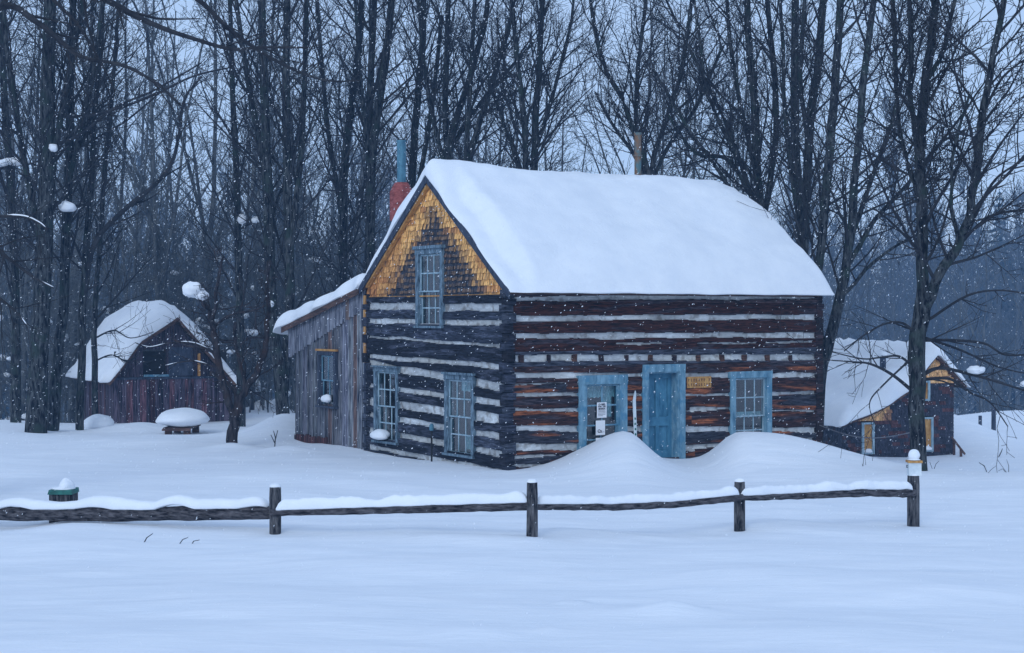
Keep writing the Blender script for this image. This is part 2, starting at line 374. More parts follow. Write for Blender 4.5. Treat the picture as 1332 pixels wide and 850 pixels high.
def pal_front(k, rnd):
    r0 = rnd.random()
    def f(a, z, d):
        if 2.10 < z < 2.42: b = (.050, .058, .082)                # the hewn grey beam
        elif z > 3.42: b = (.07, .045, .045)
        elif z > 2.4: b = (.040, .013, .009)
        else:
            b = (.042, .020, .018) if r0 < .6 else (.032, .033, .045)
        q = nz(a * .9, z * 9, 7 + k)
        if z < 2.0 and q > .12: 
            t = min(1, (q - .12) * 4); b = tuple(x * (1 - t) + y * t for x, y in zip(b, (.26, .085, .035)))
        elif q < -.25: b = (b[0] * .6 + .02, b[1] * .6 + .025, b[2] * .6 + .035)
        return b
    return f
def pal_gable(k, rnd):
    r0 = rnd.random()
    def f(a, z, d):
        b = (.013, .016, .026) if r0 < .6 else (.028, .035, .055)
        q = nz(a * .8, z * 7, 17 + k)
        if q > .15: b = (b[0] + .03, b[1] + .035, b[2] + .05)
        return b
    return f
fz = lambda y: CZ - (y - HY) * .01561
gL = lambda y: CZ - (y - HY) * .01758
ch_f = [(fz(b), fz(t), 0.0) for t, b in ((386, 392.5), (410.5, 418), (433.5, 441), (461, 469.5), (484, 490.5), (510, 513.5), (530, 532.5),
        (551, 558), (574, 583), (601, 605))]
ch_f = [(b, t, -.008 * i + .012) for i, (b, t, _) in enumerate(ch_f)]
ch_f += [(fz(500), fz(498.2), 0, .1, 1.4), (fz(594), fz(591.5), 0, 0, 3.), (fz(450.5) , fz(448.6), 0, 4.9, 6.6), (fz(455), fz(453), .01, 6.8, 8.3),
         (fz(449), fz(447.5), 0, 2.4, 3.9), (fz(594), fz(589), 0, 4.8, 8.3), (fz(525), fz(521), 0, 6.9, 8.4), (fz(543), fz(538), 0, 4.7, 5.9)]
ch_g = []
for (rt, rb), (lt, lb, sl) in zip(
    ((396, 406), (416.7, 423.4), (448, 452), (473, 479), (498, 508.5), (521, 528), (538, 550), (563.5, 571), (585, 592.6), (609, 615.5)),
    ((396, 401.5, 4.88), (414, 422, 4.88), (436.6, 443, 4.88), (462, 469, 4.88), (484, 491, 3), (510, 514.6, 3), (530.5, 534.5, 3), (548, 557, 3), (569, 578, 3), (584.5, 590, 4.6))):
    zr0, zr1 = fz(rb), fz(rt); k = (CU * sl + CY) / F
    zl0, zl1 = CZ - (lb - HY) * k, CZ - (lt - HY) * k
    ch_g.append((zr0, max(zr1, zr0 + .05), ((zl0 + zl1) - (zr0 + zr1)) / 2 / sl))
def inset(r, d=.05): return (r[0] + d, r[1] - d, r[2] + d, r[3] - d)
log_wall('front_wall', FM, .10, LEN - .02, 3.66, ch_f, [inset(R_FWINL), inset(R_DOOR), inset(R_FWINR)], pal_front, 3, cabin)
log_wall('gable_wall', GM, .10, WID + .02, 3.56, ch_g, [inset(R_GWL), inset(R_GWR), (R_ATT[0] + .05, R_ATT[1] - .05, R_ATT[2] + .05, 9)], pal_gable, 11, cabin)

# corner: stacked interlocking log ends
def corner(x, y, sx, seed):
    m = MB(); rnd = random.Random(seed); z = -.5; k = 0
    while z < 3.62:
        h = rnd.uniform(.13, .24)
        m.cur = rnd.choice(((.02, .022, .034), (.035, .042, .065), (.012, .012, .018), (.05, .06, .085)))
        if sx > 0:
            if k % 2: m.box(x - .09 - rnd.random() * .03, x + .13, y - .06, y + .135, z, z + h - .012, .008)
            else: m.box(x - .06, x + .135, y - .09 - rnd.random() * .03, y + .125, z, z + h - .012, .008)
        else:
            m.cur = rnd.choice(((.03, .015, .015), (.045, .03, .035), (.02, .014, .016)))
            m.box(x - .10, x + .08 + rnd.random() * .03, y - .075 - (k % 2) * .025, y + .1, z, z + h - .012, .008)
        z += h; k += 1
    return m.build('corner_logs', M['log'], cabin)
corner(0, 0, 1, 5); corner(LEN, 0, -1, 6); corner(0, WID, 1, 8)

# joist ends on the chinking above the beam
rj = random.Random(2)
for px in (677, 713, 746, 781, 814, 845, 876, 907, 938, 967, 997, 1027):
    u, z = fp(px, 466.5); w = .035 + rj.random() * .025
    m = MB(FM); m.cur = rj.choice(((.04, .022, .02), (.03, .02, .022), (.09, .045, .03)))
    m.box(u - w, u + w, -.02, .05, z - .085, z + .075, .012)
    m.build('joist_end', M['log'], cabin)
m = MB(FM); m.box(-.02, LEN + .05, -.05, .075, 3.56, 3.66); m.box(-.02, LEN + .05, -.05, .10, 3.665, 3.745)
m.build('eave_board', M['brown_board'], cabin)

# other walls, floors (closed house)
m = MB(); m.box(LEN - .12, LEN + .02, .1, WID, -.5, 3.66); m.box(.1, LEN, WID - .02, WID + .08, -.5, 3.58); m.box(.1, LEN - .1, .08, WID - .02, -.1, -.05)
m.box(.2, LEN - .12, .2, WID - .1, 2.42, 2.46)
m.build('rear_walls', M['inside'], cabin)
m = MB(); m.prismx([(.0, 3.56), (0, 3.76), (WID / 2, 6.04), (WID, 3.76), (WID, 3.56)], LEN - .1, LEN); m.build('far_gable', M['dark_trim'], cabin)

# shingled gable
SLP = .775
RIDGE = 6.16
def roofz(y):
    if y < WID / 2: return RIDGE - (WID / 2 - y) * SLP
    if y < WID + .15: return RIDGE - (y - WID / 2) * SLP
    z0 = RIDGE - (WID / 2 + .15) * SLP
    return z0 - (y - WID - .15) * .225
m = MB(GM); rs = random.Random(9); row = 0; zrow = 3.50; ca = (R_ATT[0] + R_ATT[1]) / 2
while zrow < 6.0:
    hh = .125; a = .06 + rs.uniform(-.1, 0)
    while a < WID - .02:
        w = rs.uniform(.06, .13); zc = zrow + hh / 2
        if roofz(a + w / 2) - .10 > zrow + .0 and not (R_ATT[0] - .0 < a + w / 2 < R_ATT[1] + .0 and zrow < R_ATT[3] - .02):
            # weather stain: a peaked dark patch round and above the window
            top = min(zrow + hh + .10, roofz(a + w / 2) - .06)
            if top > zrow + .04:
                t = (5.36 - zrow) / (5.36 - 3.5); half = -.02 + 2.15 * max(0, t) + .25 * nz(row * .9, 3.3) + rs.uniform(-.2, .2)
                dist = abs(a + w / 2 - ca + .12) - half
                dark = sst(.34, -.30, dist) if t > -.05 else 0
                if row < 1: dark = max(dark, .0) 
                g = rs.uniform(.75, 1.15)
                am = Vector((.92, .50, .17)) * g; dk = Vector((.042, .048, .066)) * g
                if nz(a * .8, row * .8, 4) > .25: am = am.lerp(Vector((.42, .13, .05)), .5)
                if a > WID * .72: am = am.lerp(Vector((.40, .15, .05)), .45)
                wet = .5 if rs.random() < .06 else 0
                c = am.lerp(dk, max(dark, wet)); m.cur = tuple(c)
                d = rs.uniform(0, .022)
                a0, a1 = a + .004, a + w - .003
                zb = zrow + rs.uniform(-.018, .012)
                z0a, z1a = min(top, roofz(a0) - .05), min(top, roofz(a1) - .05)
                vs = [(a0, .035 + d, zb), (a1, .035 + d, zb + rs.uniform(-.006, .006)), (a1, .008, z1a), (a0, .008, z0a),
                      (a0, .0, zb), (a1, .0, zb), (a1, -.02, z1a), (a0, -.02, z0a)]
                lo_ = am.lerp(dk, max(dark * rs.uniform(.8, 1), wet)); zm_ = .22 + rs.random() * .16
                mid = [tuple(vs[0][q] + (vs[3][q] - vs[0][q]) * zm_ for q in range(3)), tuple(vs[1][q] + (vs[2][q] - vs[1][q]) * zm_ for q in range(3))]
                m.add([vs[0], vs[1], mid[1], mid[0], vs[2], vs[3], vs[4], vs[5]], [(3, 2, 4, 5), (0, 3, 5), (1, 4, 2)])
                m.cur = tuple(lo_); m.add([vs[0], vs[1], mid[1], mid[0], vs[4], vs[5]], [(0, 1, 2, 3), (4, 5, 1, 0)])
        a += w
    zrow += hh; row += 1
sh = m.build('gable_shingles', M['shingle'], cabin, recalc=False)
m = MB(GM)                               # sheathing behind the shingles, split round the attic window
for a0, a1 in ((.05, R_ATT[0]), (R_ATT[0], R_ATT[1]), (R_ATT[1], WID - .05)):
    zl = 3.55 if a0 != R_ATT[0] else R_ATT[3]
    pts = [(a0, zl), (a1, zl), (a1, roofz(a1) - .07)] + ([(WID / 2, roofz(WID / 2) - .07)] if a0 < WID / 2 < a1 else []) + [(a0, roofz(a0) - .07)]
    n = len(pts); m.add([(p[0], -.03, p[1]) for p in pts] + [(p[0], -.06, p[1]) for p in pts],
                        [tuple(range(n)), tuple(range(2 * n - 1, n - 1, -1))] + [(i, i + n, (i + 1) % n + n, (i + 1) % n) for i in range(n)])
m.build('gable_sheathing', M['dark_trim'], cabin)
m = MB(GM); m.box(.02, WID, .0, .055, 3.545, 3.572); m.build('shingle_ledge', M['gold_wood'], cabin)

# roof
roof = MB()
XR0, XR1 = -.16, LEN + .10
th = .07
YE = 10.22; XL1 = 5.6
roof.prismx([(-.30, roofz(-.30)), (WID / 2, RIDGE), (WID + .15, roofz(WID + .15)), (WID + .15, roofz(WID + .15) - th), (WID / 2, RIDGE - th * 1.3), (-.30, roofz(-.30) - th)], XR0, XR1)
roof.prismx([(WID + .152, roofz(WID + .15)), (YE, roofz(YE)), (YE, roofz(YE) - th), (WID + .152, roofz(WID + .15) - th)], XR0 + .02, XL1)
roof = roof.build('roof', M['brown_board'], cabin)
def strip(y0, y1, x0, x1, dz0, dz1, name, m_, parent=cabin):
    b = MB(); b.prismx([(y0, roofz(y0) + dz1), (y1, roofz(y1) + dz1), (y1, roofz(y1) + dz0), (y0, roofz(y0) + dz0)], x0, x1)
    return b.build(name, m_, parent)
strip(-.34, WID / 2 - .005, XR0 - .03, XR0 - .002, -.17, .015, 'rake_board', M['dark_trim'], roof)
strip(WID / 2 + .005, WID + .13, XR0 - .03, XR0 - .002, -.17, .015, 'rake_board', M['dark_trim'], roof)
strip(.15, WID / 2 - .06, -.14, -.06, -.20, -.12, 'rake_moulding', M['dark_trim'], roof)
strip(WID / 2 + .06, WID - .12, -.15, -.055, -.22, -.12, 'rake_moulding', M['gold_wood'], roof)
strip(WID + .2, YE, XR0 - .01, XR0 + .018, -.13, .01, 'rake_board', M['brown_board'], roof)
b = MB(); random.seed(3)                 # ragged dark drip edge with rolled seams under the snow
for i in range(150):
    u = XR0 + (XR1 - XR0) * i / 150
    b.box(u, u + .05, -.325, -.302, roofz(-.31) - .05, roofz(-.31) - .005 + random.uniform(0, .03))
b.build('drip_edge', M['dark_trim'], roof)

def rsn(x, y):                           # snow depth on the big roof
    t = .44 - .19 * math.exp(-((x - 4.6) / 2.3) ** 2) * sst(.4, 2.6, y)
    if y > WID / 2: t = .40 - .12 * sst(WID / 2, WID, y)
    t += .05 * math.exp(-((x - .3) / .5) ** 2) + .06 * nz(x * .6, y * .8, 4)
    t *= 1 - .55 * sst(XR1 - 1.1, XR1, x) ** 2 * sst(1.6, 2.8, y)
    if y < WID / 2: t *= 1 - (1 - (.22 + .78 * sst(.16, .55, x + .12 * nz(y * 1.5, 7)))) * sst(WID / 2 - .1, WID / 2 - .9, y)
    return t
def rbase(x, y):
    r = roofz(y); d = abs(y - WID / 2)
    return r - (0 if d > .35 else .0)
def soft(x, y):
    t = rsn(x, y); d = abs(y - WID / 2)
    if d < .55: t -= .5 * SLP * (.55 - d) ** 2 / 1.1       # round the ridge
    return t
kn = list(axis_r(-.40, .6, 14)[:-1]) + list(np.linspace(.6, 2.2, 10)[:-1]) + list(np.linspace(2.2, 3.7, 20)[:-1]) + list(np.linspace(3.7, WID + .1, 14))
snow_cover('roof_snow', roof, XR0 - .04, XR1 + .06, -.36, WID + .1, rbase, soft, nx=90, rx=.24, ry=.55, wav=.05, seed=2, wy=.012, lump=.06, yknots=kn)
snow_cover('lean_to_snow', roof, XR0 - .06, XL1 + .1, WID + .12, YE + .28, lambda x, y: roofz(y) - (.10 if y > YE + .1 else 0) * (y - YE - .1) * 6,
           lambda x, y: .31 + .09 * sst(8, 9.5, y) + .20 * sst(7.6, 6.0, y) - .06 * math.exp(-((y - 7.2) / .5) ** 2), nx=40, ny=44, rx=.28, ry=.5, wav=.08, seed=8, wy=.1, lump=.12)

# ---------------------------------------------------------------- windows
def window(parent, fmap, r, name='window', cols=3, top_rows=2, bot_rows=2, cas=.10, frame_m='blue_paint', sash_m='blue_pale', hood=0,
           split=.5, sill=True, depth=.075, out=.085, muntin=.014, curtain=None):
    a0, a1, z0, z1 = r
    f = MB(fmap)
    f.box(a0, a0 + cas, -.05, out, z0, z1 - cas); f.box(a1 - cas, a1, -.05, out, z0, z1 - cas); f.box(a0 - .01, a1 + .01, -.05, out + .01, z1 - cas, z1)
    if hood: f.box(a0 - .05, a1 + .05, 0, out + .05, z1 + .002, z1 + hood)
    f.box(a0 + cas, a0 + cas + .025, -.08, out - .03, z0, z1 - cas); f.box(a1 - cas - .025, a1 - cas, -.08, out - .03, z0, z1 - cas)
    w = f.build(name, M[frame_m], parent)
    if sill:
        s = MB(fmap); s.box(a0 - .03, a1 + .03, -.05, out + .045, z0 - .05, z0 - .002); s.build('sill', M[frame_m], w)
    ia0, ia1, iz0, iz1 = a0 + cas + .027, a1 - cas - .027, z0 + .01, z1 - cas - .01
    zm = iz0 + (iz1 - iz0) * split
    for k, (q0, q1, rows, n) in enumerate(((zm - .015, iz1, top_rows, .035), (iz0, zm + .015, bot_rows, -.002))):
        s = MB(fmap); b = .03
        s.box(ia0, ia0 + b, n - .025, n, q0, q1); s.box(ia1 - b, ia1, n - .025, n, q0, q1)
        s.box(ia0 + b, ia1 - b, n - .025, n, q0, q0 + b); s.box(ia0 + b, ia1 - b, n - .025, n, q1 - b, q1)
        for c in range(1, cols):
            x = ia0 + b + (ia1 - ia0 - 2 * b) * c / cols; s.box(x - muntin, x + muntin, n - .02, n - .003, q0 + b, q1 - b)
        for c in range(1, rows):
            z = q0 + b + (q1 - q0 - 2 * b) * c / rows; s.box(ia0 + b, ia1 - b, n - .021, n - .001, z - muntin, z + muntin)
        s.build('sash', M[sash_m], w)
        g = MB(fmap); g.add([(ia0 + b, n - .015, q0 + b), (ia1 - b, n - .015, q0 + b), (ia1 - b, n - .015, q1 - b), (ia0 + b, n - .015, q1 - b)], [(0, 1, 2, 3)])
        g.build('pane', M['glass'], w)
    if curtain:
        c = MB(fmap); n0 = -.10
        for (ca0, ca1, cz0, cz1, seed) in curtain:
            A0, A1 = ia0 + (ia1 - ia0) * ca0, ia0 + (ia1 - ia0) * ca1; Z0, Z1 = iz0 + (iz1 - iz0) * cz0, iz0 + (iz1 - iz0) * cz1
            nn = 26; vs = []; 
            for i in range(nn + 1):
                a = A0 + (A1 - A0) * i / nn; dn = .012 * math.sin(i * 1.7 + seed); lz = Z0 + .03 * abs(math.sin(i * .9 + seed))
                vs += [(a, n0 + dn, lz), (a, n0 + dn * .6, Z1)]
            c.add(vs, [(2 * i, 2 * i + 2, 2 * i + 3, 2 * i + 1) for i in range(nn)])
        c.build('curtain', M['lace'], w, recalc=False)
    return w
window(cabin, FM, R_FWINL, cols=2, top_rows=2, bot_rows=2, cas=.19, split=.42, muntin=.016, sash_m='blue_paint',
       curtain=((0, 1, .80, 1, 1), (.62, .92, .52, .85, 3)))
window(cabin, FM, R_FWINR, cols=3, cas=.15, split=.44, sash_m='blue_pale', muntin=.014, curtain=((0, 1, .40, .5, 2),))
window(cabin, GM, R_GWL, frame_m='blue_worn', cols=3, cas=.10, split=.5, sill=True, hood=.03)
window(cabin, GM, R_GWR, frame_m='blue_worn', cols=3, cas=.10, split=.5, hood=.05, curtain=((0, .7, .84, 1, 5), (.1, .5, .05, .25, 5)))
window(cabin, GM, R_ATT, frame_m='blue_worn', cols=3, cas=.11, split=.48, hood=.07)
# a torn curtain of snow lies on sills
def clump(parent, c, r, seed, name='snow_clump', amp=.2, fl=.55):
    m = MB(); m.blob(c, r, seed, 12, 16, amp, fl); return m.build(name, M['snow'], parent, smooth=True)
s, z = gp(501, 567); clump(cabin, (-.13, s, z), (.20, .30, .15), 3)
s, z = gp(429, 520); clump(cabin, (-.09, s, z), (.12, .19, .13), 4)

# ---------------------------------------------------------------- door
a0, a1, z0, z1 = R_DOOR
f = MB(FM); c = .16
f.box(a0, a0 + c, -.06, .085, z0, z1 - c); f.box(a1 - c, a1, -.06, .085, z0, z1 - c); f.box(a0, a1, -.06, .09, z1 - c, z1)
f.box(a0 + c, a0 + c + .03, -.34, .06, z0, z1 - c); f.box(a1 - c - .03, a1 - c, -.34, .06, z0, z1 - c); f.box(a0 + c + .03, a1 - c - .03, -.34, .06, z1 - c - .03, z1 - c)
door = f.build('door_frame', M['blue_paint'], cabin)
d = MB(FM); b0, b1, t1 = a0 + c + .03, a1 - c - .03, z1 - c - .03
d.box(b0, b1, -.24, -.20, z0, t1)
st = .10
for x0, x1, q0, q1 in ((b0, b0 + st, z0, t1), (b1 - st, b1, z0, t1), (b0 + st, b1 - st, t1 - .12, t1), (b0 + st, b1 - st, z0 + .72, z0 + .92), (b0 + st, b1 - st, z0, z0 + .2),
                       ((b0 + b1) / 2 - .045, (b0 + b1) / 2 + .045, z0 + .2, z0 + .72), ((b0 + b1) / 2 - .045, (b0 + b1) / 2 + .045, z0 + .92, t1 - .12)):
    d.box(x0, x1, -.20, -.155, q0, q1)
dr = d.build('door', M['blue_paint_door'], cabin)
k = MB(FM); k.blob((b0 + .06, -.14, z0 + .95), (.028, .028, .028), 1, 8, 10, 0); k.build('handle', M['black'], dr, smooth=True)

# ---------------------------------------------------------------- lean-to
m = MB(GM); rs = random.Random(5); a = WID + .10
R_LW = rect(gp, 417, 457, 440, 528)
while a < LEANY:
    w = rs.uniform(.13, .26); g = rs.uniform(.55, 1.25); a1_ = min(a + w, LEANY)
    m.cur = (g, g * rs.uniform(.97, 1.03), g * rs.uniform(.98, 1.08)) if rs.random() > .12 else (g * .9, g * .6, g * .5)
    n = rs.uniform(.0, .02)
    ztop = roofz(a) - .45 - .08 * (a - WID)
    segs = [(-.4, ztop)]
    if a1_ > R_LW[0] + .05 and a < R_LW[1] - .05: segs = [(-.4, R_LW[2] + .04), (R_LW[3] - .04, ztop)]
    for q0, q1 in segs: m.box(a, a1_ - .008, -.03, n, q0, q1)
    for q0, q1 in segs:
        if rs.random() < .8: m.box(a1_ - .03, a1_ + .022, n + .001, n + .022, q0, q1)
    a += w
a = WID + .12
while a < LEANY + .3:                    # upper boards under the lean-to roof overlap the lower ones
    w = rs.uniform(.12, .22); g = rs.uniform(.75, 1.2); m.cur = (g, g, g * 1.05)
    if rs.random() < .15: m.cur = (g, g * .7, g * .55)
    z0_ = roofz(a) - .50 - .08 * (a - WID)
    m.add([(a, .05, z0_), (a + w - .006, .05, z0_), (a + w - .006, .05, roofz(a + w) - .075), (a, .05, roofz(a) - .075),
           (a, .02, z0_), (a + w - .006, .02, z0_), (a + w - .006, .02, roofz(a + w) - .075), (a, .02, roofz(a) - .075)],
          [(0, 1, 2, 3), (4, 7, 6, 5), (0, 4, 5, 1), (1, 5, 6, 2), (2, 6, 7, 3), (3, 7, 4, 0)])
    a += w
m.build('lean_to_wall', M['plank'], cabin)
m = MB(); m.box(0, XL1 - .3, LEANY, LEANY + .08, -.4, roofz(LEANY) - .08); m.box(XL1 - .35, XL1 - .25, WID + .1, LEANY, -.4, roofz(LEANY) - .08)
m.box(.05, XL1 - .3, WID + .1, LEANY, -.1, -.05); m.build('lean_to_back', M['inside'], cabin)
m = MB(GM); rs = random.Random(1)
for i in range(14): 
    a = 7.9 + i * .13; g = rs.uniform(.5, 1.3); m.cur = (.5 * g, .2 * g, .17 * g); m.box(a, a + .11, .022, .05, -.3, .16 + rs.random() * .05)
m.build('kick_boards', M['plank'], cabin)
m = MB(GM); m.box(WID + .03, WID + .11, .0, .09, 2.05, 3.60); m.build('corner_trim', M['gold_wood'], cabin)
m = MB(GM); m.box(WID + .03, WID + .115, .0, .08, -.3, 2.04); m.build('corner_trim', M['dark_trim'], cabin)
lw = window(cabin, GM, R_LW, cols=2, top_rows=1, bot_rows=1, cas=.10, frame_m='dark_trim', sash_m='blue_paint', hood=0)
m = MB(GM); m.box(R_LW[0] - .06, R_LW[1] + .06, .03, .12, R_LW[3] + .002, R_LW[3] + .05); m.build('head_board', M['gold_wood'], lw)

# ---------------------------------------------------------------- chimney and stove pipe
chm = MB(); cxl, cyl = .62, 5.42
def ring(z, r, ry=None, n=8): return [(cxl + r * math.cos(2 * math.pi * (k + .5) / n), cyl + r * math.sin(2 * math.pi * (k + .5) / n), z) for k in range(n)]
prof = [(3.4, .25), (4.95, .25), (5.0, .29), (5.12, .29), (5.14, .23), (5.3, .23), (5.32, .27), (5.98, .27), (6.14, .19), (6.2, .15)]
vs = [v for z, r in prof for v in ring(z, r)]; n = 8
chm.add(vs, [(i * n + k, i * n + (k + 1) % n, (i + 1) * n + (k + 1) % n, (i + 1) * n + k) for i in range(len(prof) - 1) for k in range(n)] + [tuple(range((len(prof) - 1) * n, len(prof) * n))])
ch = chm.build('chimney', M['red_brick'], roof)
m = MB(); m.tube([(cxl, cyl, z) for z in (6.15, 6.17, 7.12, 7.13, 7.17)], [.13, .105, .105, .12, .12], 16); m.build('stove_pipe', M['pipe_blue'], ch)
m = MB(); m.tube([(cxl, cyl, 7.172), (cxl, cyl, 7.19)], [.10, .10], 12); m.build('flue', M['black'], ch)
m = MB(); m.tube([(6.0, 3.5, z) for z in (5.5, 7.42, 7.45, 7.5)], [.082, .082, .095, .095], 14); m.tube([(6.0, 3.5, 6.93), (6.0, 3.5, 6.97)], [.108, .108], 14); m.build('vent_pipe', M['pipe_rust'], roof)
m = MB(); m.tube([(6.03, 3.42, 7.5), (6.03, 3.42, 7.66)], [.012, .012], 5); m.build('pipe_rod', M['black'], roof)

def to_world(x, y, z): return Vector((CX + CU * x - SU * y, CY + SU * x + CU * y, z))
# ------------------------------------------------------ things on the front wall
def wall_thing(name, label, cat, u, n, z): 
    return thing(name, label, cat, to_world(u, -n, z), RZ)
# gold carved plaque right of the door
a0, a1, z0, z1 = rect(fp, 891, 490, 922, 504.5)
t = wall_thing('wooden_sign', 'small golden carved wooden sign on the log wall right of the blue door', 'sign', (a0 + a1) / 2, .075, z0)
w, h = (a1 - a0), z1 - z0
m = MB(); m.box(-w / 2, w / 2, -.005, .022, 0, h); m.build('board', M['gold_wood'], t)
m = MB(); rs = random.Random(6)
for row in range(2):
    for i in range(9):
        x = -w / 2 + .045 + i * (w - .09) / 8.; z = h * (.28 + .42 * row)
        if rs.random() < .85:
            q = rs.random()
            m.box(x - .014, x - .006, -.014, -.004, z - .028, z + .03, .002)
            if q < .6: m.box(x - .006, x + .014, -.014, -.004, z + .015, z + .026, .002)
            if q > .3: m.box(x - .004, x + .014, -.013, -.004, z - .026, z - .016, .002)
m.build('carving', M['brown_board'], t)
# ski leaning by the window
u, zt = fp(822, 508)
t = wall_thing('ski', 'single narrow white ski with green marks propped upright between window and door', 'ski', u, .16, 0)
m = MB(); zz = [-.05, .3, zt - .22, zt - .10, zt - .03, zt]; hw = [.038, .036, .040, .032, .016, .003]; lean = lambda z: .09 * z / zt
vs = []
for z_, w_ in zip(zz, hw):
    y_ = lean(z_) - (.05 * sst(zt - .25, zt, z_))
    vs += [(-w_, y_, z_), (w_, y_, z_), (w_, y_ + .012, z_), (-w_, y_ + .012, z_)]
fs = [(0, 1, 2, 3), (20, 23, 22, 21)]
for i in range(5):
    for k in range(4): fs.append((i * 4 + k, i * 4 + (k + 1) % 4, i * 4 + 4 + (k + 1) % 4, i * 4 + 4 + k))
m.add(vs, fs); skb = m.build('ski_blade', M['metal_white'], t)
m = MB()
for i in range(4):
    z_ = zt - .62 - i * .11; y_ = lean(z_) - .004; s_ = 1 if i % 2 else -1
    m.add([(-.02 * s_, y_, z_), (.022 * s_, y_, z_ + .015), (.012 * s_, y_, z_ + .06), (-.024 * s_, y_, z_ + .045)], [(0, 1, 2, 3)])
m.build('ski_decal', M['green'], skb, recalc=False)
# paper notices behind the window glass
def text(parent, body, size, x, z, y=-.004, m_='ink', bold=0.0, width=1.):
    cu = bpy.data.curves.new('lettering', 'FONT'); cu.body = body; cu.size = size; cu.align_x = 'CENTER'; cu.extrude = .0008; cu.offset = bold
    tmp = bpy.data.objects.new('tmp', cu); COL.objects.link(tmp)
    dg = bpy.context.evaluated_depsgraph_get(); me_ = bpy.data.meshes.new_from_object(tmp.evaluated_get(dg)); me_.name = 'lettering'
    bpy.data.objects.remove(tmp, do_unlink=True)
    me_.materials.clear(); me_.materials.append(M[m_])
    o = bpy.data.objects.new('lettering', me_); COL.objects.link(o); o.parent = parent; o.location = (x, y, z); o.rotation_euler = (R(90), 0, 0); o.scale = (width, 1, 1)
    return o
def notice(label, px0, py0, px1, py1, n=.055):
    a0, a1, z0, z1 = rect(fp, px0, py0, px1, py1)
    t = wall_thing('paper_notice', label, 'notice', (a0 + a1) / 2, n, z0)
    w, h = a1 - a0, z1 - z0
    m = MB(); m.box(-w / 2, w / 2, 0, .003, 0, h); m.build('sheet', M['paper'], t)
    return t, w, h
t, w, h = notice('white paper notice reading CLOSED FOR THE SEASON in the window left of the door', 774.5, 523.5, 787, 543.5)
for i, (s_, z_) in enumerate((('CLOSED', .86), ('FOR THE', .72), ('SEASON', .58))): text(t, s_, h * .15, 0, h * (z_ - .04), bold=.002, width=1.0)
m = MB()
for i in range(5):
    z_ = h * (.48 - i * .09); m.box(-w * .38, w * (.38 if i < 4 else .1), -.0035, -.0005, z_, z_ + h * .025)
m.build('small_print', M['ink'], t)
t, w, h = notice('white paper sheet with a small dark drawing taped below the closing notice', 773, 547, 785, 566)
m = MB()
pts = [(-.30, .25), (-.26, .34), (-.12, .38), (-.02, .30), (.05, .34), (.14, .28), (.12, .22), (.02, .24), (-.06, .20), (-.2, .22)]
m.tube([(x * w, -.003, z * h) for x, z in pts + pts[:1]], [.006] * 11, 5); m.box(-w * .3, w * .2, -.003, -.0005, h * .17, h * .2); m.box(w * .22, w * .4, -.003, -.0005, h * .2, h * .22)
m.build('drawing', M['ink'], t)
t, w, h = notice('lowest white paper sheet in the window, half hidden by the snow drift', 773, 569.5, 786, 586)
m = MB(); m.tube([(-w * .3, -.003, h * .72), (-w * .1, -.003, h * .8), (w * .05, -.003, h * .74), (w * .25, -.003, h * .84)], [.005] * 4, 5); m.build('drawing', M['ink'], t)
# drain pipe stub beside gable window
s, z = gp(573, 560)
t = thing('garden_lamp', 'thin dark post with a small blue top standing against the gable wall', 'lamp', to_world(-.22, s, 0), RZ)
m = MB(); m.tube([(0, 0, -.2), (0, 0, z)], [.022, .02], 8); m.build('post', M['black'], t)
m = MB(); m.tube([(0, 0, z), (0, 0, z + .02), (0, 0, z + .12), (0, 0, z + .15)], [.03, .05, .05, .02], 10); m.build('head', M['pipe_blue'], t)
# ================================================================== BARN (left)
BL = P(148, 553, 50); bz = -.5
BRZ = math.atan2(.45, .89)
barn = thing('wooden_barn', 'small dark plank barn with a huge rounded snow cap in front of the left wood', 'barn', (BL.x, BL.y, 0), BRZ)
BW, BD = 3.82, 5.2; APX, APZ = 1.98, 3.02
EL, ER = 1.23, .95
def bro(x):                              # barn roof height over the gable coordinate x
    if x < .72: return EL + (x) * (2.17 - EL) / .72
    if x < APX: return 2.22 + (x - .72) * (APZ - 2.22) / (APX - .72)
    return APZ - (x - APX) * (APZ - ER) / (BW - APX)
rs = random.Random(12); m = MB(lambda a, n, z: (a, -n, z)); a = 0
def bcol(g, red):
    return (g * (1.15 if red else .85), g * (.55 if red else .65), g * (.6 if red else .8))
while a < BW:                            # lower vertical boards
    w = rs.uniform(.09, .2); g = rs.uniform(.28, .8); a1_ = min(a + w, BW); m.cur = bcol(g, rs.random() < .22)
    n = rs.uniform(0, .025); m.box(a, a1_ - .008, -.03, n, bz - .4, min(1.16, bro(min(a, a1_)) - .05, bro(a1_) - .02)); a += w
a = .02
while a < BW - .05:                      # upper boards in the gable, with the loft opening left out
    w = rs.uniform(.09, .18); g = rs.uniform(.22, .5); m.cur = bcol(g, rs.random() < .15); a1_ = a + w
    lo = 1.2
    if .95 < a + w / 2 < 1.72: lo = 2.06
    hi0, hi1 = bro(a) - .1, bro(a1_) - .1
    if min(hi0, hi1) > lo + .03:
        n = rs.uniform(.0, .02)
        m.add([(a, n, lo), (a1_ - .008, n, lo), (a1_ - .008, n, hi1), (a, n, hi0), (a, -.03, lo), (a1_ - .008, -.03, lo), (a1_ - .008, -.03, hi1), (a, -.03, hi0)],
              [(0, 1, 2, 3), (4, 7, 6, 5), (0, 4, 5, 1), (1, 5, 6, 2), (2, 6, 7, 3), (3, 7, 4, 0)])
    a += w
m.build('front_wall', M['plank'], barn)
m = MB(); y = 0
